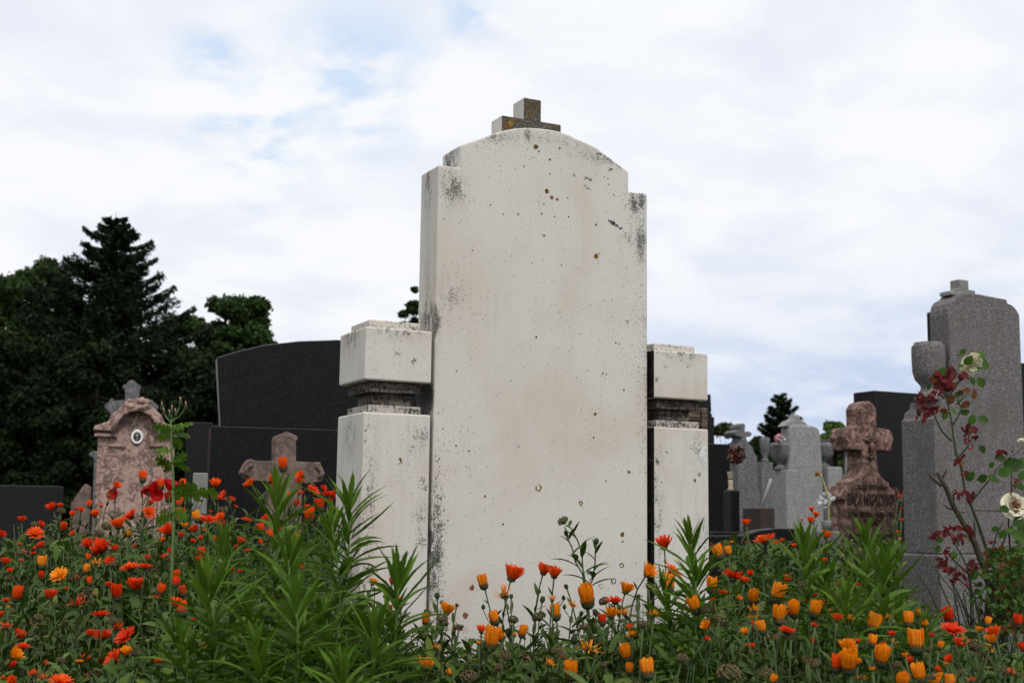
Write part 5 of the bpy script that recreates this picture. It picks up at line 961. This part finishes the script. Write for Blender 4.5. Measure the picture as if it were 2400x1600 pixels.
def oval(mb, c, L, az=None, tilt=None, asp=.72, extra=True):
    az = random.uniform(0, 6.28) if az is None else az
    if mb is rd:
        L *= 1.12
        if extra: [oval(rd, Vector(c)+Vector((random.gauss(0, L*.45), random.gauss(0, .01), random.gauss(0, L*.45))), L*random.uniform(.6, 1), asp=asp, extra=False) for _ in range(2)]
    dx = Vector((math.cos(az), random.uniform(-.5, .3), math.sin(az))); dx.normalize()
    n = Vector((random.gauss(0, .35), -1, random.gauss(.2, .3))); s = dx.cross(n).normalized(); nn = s.cross(dx).normalized(); vs = []; m = 6; p0 = Vector(c)-dx*L*.5
    for i in range(m+1):
        t = i/m; w = L*asp*.5*math.sin(math.pi*min(1, t**.85))**.8; q = p0+dx*L*t-nn*L*.16*(t-.5)**2
        vs += [q-s*w+nn*w*.22, q, q+s*w+nn*w*.22]
    mb.add(vs, [f for i in range(m) for f in ((i*3, i*3+1, i*3+4, i*3+3), (i*3+1, i*3+2, i*3+5, i*3+4))])
    mb.tube([p0, p0-dx*L*.25+Vector((0, .002, -.001))-Vector((0, 0, L*.06))], [.0006, .0008], 4)
Sx = DR/FPX/4.48
for x, y, L, az in [(890, 460, 210, -.5), (800, 640, 110, -1.2), (890, 655, 130, -1.1), (725, 965, 100, 0), (800, 1040, 115, 1.4), (915, 1045, 130, -.6), (905, 1355, 100, -1), (605, 955, 80, -1.3), (490, 540, 120, .4), (600, 540, 110, -.5), (705, 330, 80, .8), (890, 365, 110, -.3), (760, 420, 130, .9), (1100, 1445, 150, 0), (1005, 1520, 80, 1), (1230, 1520, 220, .3), (430, 680, 80, .6), (350, 700, 70, 1.0), (650, 780, 90, .8), (520, 1000, 100, .9), (680, 480, 60, .4), (1320, 1500, 150, 1), (660, 370, 60, 2.8)]: oval(gr, B(x, y, random.uniform(-.05, .02)), L*Sx, az)
for x, y, L, az in [(910, 90, 130, .3), (1020, 100, 150, -.6), (1140, 415, 120, 0), (1045, 625, 100, .2), (1285, 540, 150, .7), (1290, 690, 170, -.3), (1330, 620, 150, 1.2), (610, 900, 100, -1), (820, 1110, 120, .6), (1150, 20, 160, .4), (1300, 180, 120, -.7), (1120, 670, 110, 1), (1200, 640, 90, .4), (1300, 760, 120, .1), (780, 70, 130, .8), (440, 830, 90, 1.2), (460, 740, 90, .1), (740, 690, 60, 1.2), (700, 450, 50, 0), (610, 500, 50, -1), (850, 1280, 90, .3), (1120, 1320, 110, -.5), (1290, 930, 120, .5), (1330, 60, 130, 1), (1100, 1100, 70, .5)]: oval(gr, Cc(x, y, random.uniform(-.05, .02)), L*Sx, az)
for i in range(900): oval(random.choice([gr, gr, gr, gr, br_]), Cc(random.gauss(1200, 150), random.uniform(820, 1700), random.uniform(-.12, .12)), random.uniform(30, 80)*Sx)
for x, y, L in [(570, 835, 130), (740, 740, 90), (820, 775, 120), (500, 955, 90), (680, 760, 80), (730, 890, 110), (600, 690, 100), (400, 620, 110), (420, 600, 120), (640, 1480, 90), (690, 1500, 80), (300, 1000, 0)]:
    if L: oval(br_, B(x, y, random.uniform(-.03, .02)), L*Sx)
for x, y, L in [(480, 620, 130), (560, 600, 130), (600, 590, 120), (540, 650, 120), (560, 540, 100), (450, 640, 90), (500, 690, 100), (680, 590, 80), (270, 800, 110), (250, 845, 90), (345, 810, 80), (400, 760, 80), (285, 945, 120), (240, 970, 80), (400, 930, 90), (430, 920, 80), (320, 1000, 90), (380, 980, 70), (755, 1110, 90), (820, 1140, 90), (760, 1150, 80), (745, 1195, 50), (835, 1235, 60), (770, 1260, 50), (800, 1320, 60), (1080, 1405, 70), (1150, 1390, 60), (660, 1470, 80)]: oval(rd, B(x, y, random.uniform(-.03, .02)), L*Sx, asp=.5)
for x, y, L in [(420, 680, 90), (430, 660, 80), (540, 640, 80), (520, 620, 70), (600, 615, 70), (670, 615, 100), (650, 700, 80), (690, 690, 60), (500, 690, 60), (600, 690, 50), (620, 730, 60), (700, 770, 60), (520, 860, 60), (460, 940, 80), (500, 1020, 90), (530, 1040, 70), (560, 1045, 60), (590, 1050, 60), (520, 980, 60), (440, 1015, 60), (590, 1170, 70), (655, 1100, 70), (730, 1140, 60), (820, 1000, 110), (770, 1050, 70), (740, 245, 100), (700, 255, 70), (630, 250, 50), (770, 330, 60), (740, 40, 60), (1260, 130, 60), (1240, 170, 50), (1000, 760, 50), (1050, 830, 50), (1130, 850, 60), (1180, 1010, 60), (560, 890, 60), (620, 1190, 40)]: oval(rd, Cc(x, y, random.uniform(-.03, .02)), L*Sx, asp=.45)
for nm, m, mt in (('green_leaves', gr, 'roseg'), ('red_leaves', rd, 'roser'), ('bronze_leaves', br_, 'roseb')): o = m.build(nm, M[mt], rose, smooth=True); o.matrix_world = Matrix.Identity(4)
def rosebloom(c, r, ax, open_=1.0, dried=False):
    mb = MB(); R = Vector(ax).normalized().to_track_quat('Z', 'Y').to_matrix()
    for ring, (n, el, L) in enumerate(((6, .15*open_+.1, 1.0), (6, .55, .85), (5, .95, .65), (4, 1.25, .5))):
        for i in range(n):
            a = 6.283*(i+ring*.4+random.uniform(-.15, .15))/n; vs = []; nn, mm = 6, 5; e0 = el+random.uniform(-.2, .1)
            for q in range(mm):
                f = q/(mm-1); e = e0+.9*(1-f)*(-.3)+f*.35*random.uniform(.6, 1)
                for k in range(nn):
                    an = a+(k/(nn-1)-.5)*2.0*(.6+.55*f*(1.25-f)); rr = L*f*math.cos(e0)*r+.06*r; z = L*f*math.sin(e0)*r+.05*r*math.sin(k*2+ring+i)*f-.12*r*f*f*(ring == 0)
                    vs.append(Vector(c)+R@Vector((rr*math.cos(an), rr*math.sin(an), z)))
            mb.add(vs, [(q*nn+k, q*nn+k+1, (q+1)*nn+k+1, (q+1)*nn+k) for q in range(mm-1) for k in range(nn-1)])
    o = mb.build('bloom', M['rosep'], rose, smooth=True); o.matrix_world = Matrix.Identity(4)
    if dried:
        m2 = MB()
        for i in range(40): q = Vector((random.gauss(0, .22), random.gauss(0, .22), random.uniform(.25, .6)))*r; m2.tube([Vector(c)+R@(q*.4), Vector(c)+R@q], [.0012, .0025], 5)
        o2 = m2.build('withered_centre', M['rosed'], o); o2.matrix_world = Matrix.Identity(4)
rosebloom(B(790, 460), .037, (.2, -.8, -.5)); rosebloom(Cc(1235, 385), .042, (.1, -1, .25), dried=True); rosebloom(B(1335, 1275), .018, (0, -.2, 1))
# ------------------------------------------------------------------ undergrowth (stuff)
SKX = [-200, 0, 120, 250, 400, 560, 700, 800, 860, 930, 1000, 1100, 1250, 1400, 1500, 1600, 1690, 1800, 1950, 2080, 2200, 2300, 2420, 2700]
SKY = [1270, 1262, 1215, 1205, 1200, 1185, 1190, 1230, 1340, 1440, 1470, 1490, 1495, 1450, 1420, 1400, 1350, 1330, 1335, 1380, 1455, 1490, 1520, 1520]
DFR = [4.6, 4.6, 4.7, 4.8, 4.9, 4.9, 4.6, 3.6, 2.98, 3.0, 3.0, 3.05, 3.1, 3.2, 3.25, 3.35, 4.3, 4.3, 4.0, 3.9, 3.7, 3.6, 3.6, 3.6]
def undergrowth():
    mb = MB(); cnt = 0
    for i in range(3600):
        px = random.uniform(-150, 2550); df = interp(px, SKX, DFR); d = df-(df-1.9)*random.random()**1.25
        ztop = P(px, interp(px, SKX, SKY), df).z; zn = P(px, 1720, 1.9).z; t = (d-1.9)/(df-1.9); z = zn+(ztop-zn)*t**.9
        p = P(px, 1300, d); g0 = gz(p.x, p.y); h = max(.10, (z-g0))*random.choice([.62, .75, .85, .92, 1.0])
        lean = Vector((random.gauss(0, .05), random.gauss(0, .05), 0)); base = Vector((p.x, p.y, g0)); top = base+Vector((0, 0, h))+lean
        if p.y > 3.12+(p.x+.19)*.49 and -.36 < p.x < .62: continue
        tx, ty = proj(top)
        for fx, fy, fr_, fd in FL:
            if fd > d-.05 and abs(fx-tx) < fr_+14 and ty < fy+fr_+14: ty = fy+fr_+14
        top.z = min(top.z, P(tx, ty, top.y).z)
        if top.z-g0 < .06: continue
        m = 5; pts = [base.lerp(top, k/m)+Vector((random.gauss(0, .004), random.gauss(0, .004), 0)) for k in range(m+1)]
        mb.tube(pts, [.0022-.0002*k for k in range(m+1)], 4, 2)
        mi = random.choice([0, 0, 1]); nl = 9; az = random.uniform(0, 6)
        for k in range(nl):
            t = .32+.68*(k+random.random())/nl; az += 2.4; kk = min(m-1, int(t*m)); b = pts[kk].lerp(pts[kk+1], t*m-kk); L = random.uniform(.05, .105)*(1.12-t*.55)
            leaf(mb, b, dirv(az, random.uniform(.1, 1.1)), L, L*random.uniform(.22, .36), random.uniform(.2, 1.3), seg=4, fold=random.uniform(.1, .5), shape=random.choice(['lance', 'spat']), mi=mi, twist=random.uniform(-.6, .6))
    o = mb.build('flower_bed_foliage', [M['cal'], M['cal2'], M['calstem']], smooth=True); tag(o, 'dense leafy calendula foliage filling the flower bed', 'foliage', kind='stuff')
undergrowth()
def grass():
    mb = MB()
    for i in range(5200):
        d = random.uniform(4.3, 11); px = random.uniform(1650, 2350); p = P(px, 1250, d); L = random.uniform(.08, .24)
        leaf(mb, (p.x, p.y, 0), dirv(random.uniform(0, 6.28), random.uniform(1.0, 1.5)), L, .006, random.uniform(.2, .9), seg=3, fold=.2)
    for i in range(1500):
        px = random.uniform(1690, 2110); d = random.uniform(4.1, 5.6); p = P(px, 1250, d); z = random.uniform(.22, .50)
        leaf(mb, (p.x, p.y, z), dirv(random.uniform(0, 6.28), random.uniform(0, 1.2)), random.uniform(.04, .07), .018, .6, seg=3, fold=.2, mi=1)
        if i % 4 == 0: mb.tube([(p.x, p.y, 0), (p.x, p.y, z)], .002, 3, 1)
    for i in range(2600):
        px = random.uniform(-100, 820); d = random.uniform(4.9, 7.5); p = P(px, 1250, d); L = random.uniform(.1, .3)
        leaf(mb, (p.x, p.y, gz(p.x, p.y)), dirv(random.uniform(0, 6.28), random.uniform(.9, 1.5)), L, .009, random.uniform(.2, .9), seg=3, fold=.2)
    o = mb.build('grass', [M['grass'], M['cal']], smooth=True); tag(o, 'rough grass and low weeds between the graves', 'grass', kind='stuff')
grass()
# ------------------------------------------------------------------ labels of the calendulas
def place(x, y):
    if x < 860:
        if y < 1250: return 'before the dark slab at the left edge' if x < 190 else 'before the pink arched tombstone' if x < 430 else 'beside the small grey post' if x < 555 else 'before the low pink cross'
        if y < 1400: return 'mid-bed at the far left' if x < 215 else 'mid-bed below the pink tombstone' if x < 430 else 'behind the left leafy weeds'
        return 'in the bottom left corner' if x < 200 else 'at bottom left beside the weeds' if x < 430 else 'low in the left weeds'
    if x < 1690:
        if y < 1440: return 'at the slab\'s left foot' if x < 1100 else 'before the slab\'s middle' if x < 1330 else 'before the slab\'s right foot' if x < 1510 else 'before the right white pedestal'
        return 'at bottom below the slab\'s left edge' if x < 1130 else 'at bottom below the slab\'s middle' if x < 1330 else 'at bottom below the slab\'s right edge' if x < 1520 else 'at bottom below the right pedestal'
    if y < 1290: return 'near the black grave border' if x < 1900 else 'between pink cross and granite'
    if y < 1420: return 'right of the right white pedestal' if x < 1850 else 'below the pink inscribed cross' if x < 2120 else 'before the granite base'
    return 'at bottom right of the pedestal' if x < 1850 else 'at bottom below the pink cross' if x < 2120 else 'at bottom by the rose bush'
ORD = ['first', 'second', 'third', 'fourth', 'fifth', 'sixth', 'seventh', 'eighth', 'ninth', 'tenth', 'eleventh', 'twelfth', 'thirteenth', 'fourteenth', 'fifteenth', 'sixteenth', 'seventeenth', 'eighteenth', 'nineteenth', 'twentieth']
buckets = {}
for th, kind, col, x, y, lb in CAL:
    th['group'] = 'calendulas in the flower beds'
    if lb: continue
    buckets.setdefault((kind, col if kind not in ('bud', 'seed') else '', place(x, y)), []).append((x, th))
SH = {'y': 'yellow-orange', 'o': 'orange', 'r': 'red-orange', '': ''}
KS = {'cup': 'cup-shaped', 'half': 'half-open', 'open': 'open', 'ragged': 'ragged', 'dried': 'withered', 'bud': 'budding', 'seed': 'seeding'}
for (kind, col, pl), lst in buckets.items():
    lst.sort(key=lambda q: q[0]); desc = (KS[kind]+' '+SH[col]).strip()+' calendula'
    for i, (x, th) in enumerate(lst):
        th['label'] = desc+' '+pl if len(lst) == 1 else ('leftmost' if i == 0 else 'rightmost' if i == len(lst)-1 else ORD[i]+' from left')+' of the '+desc+'s '+pl
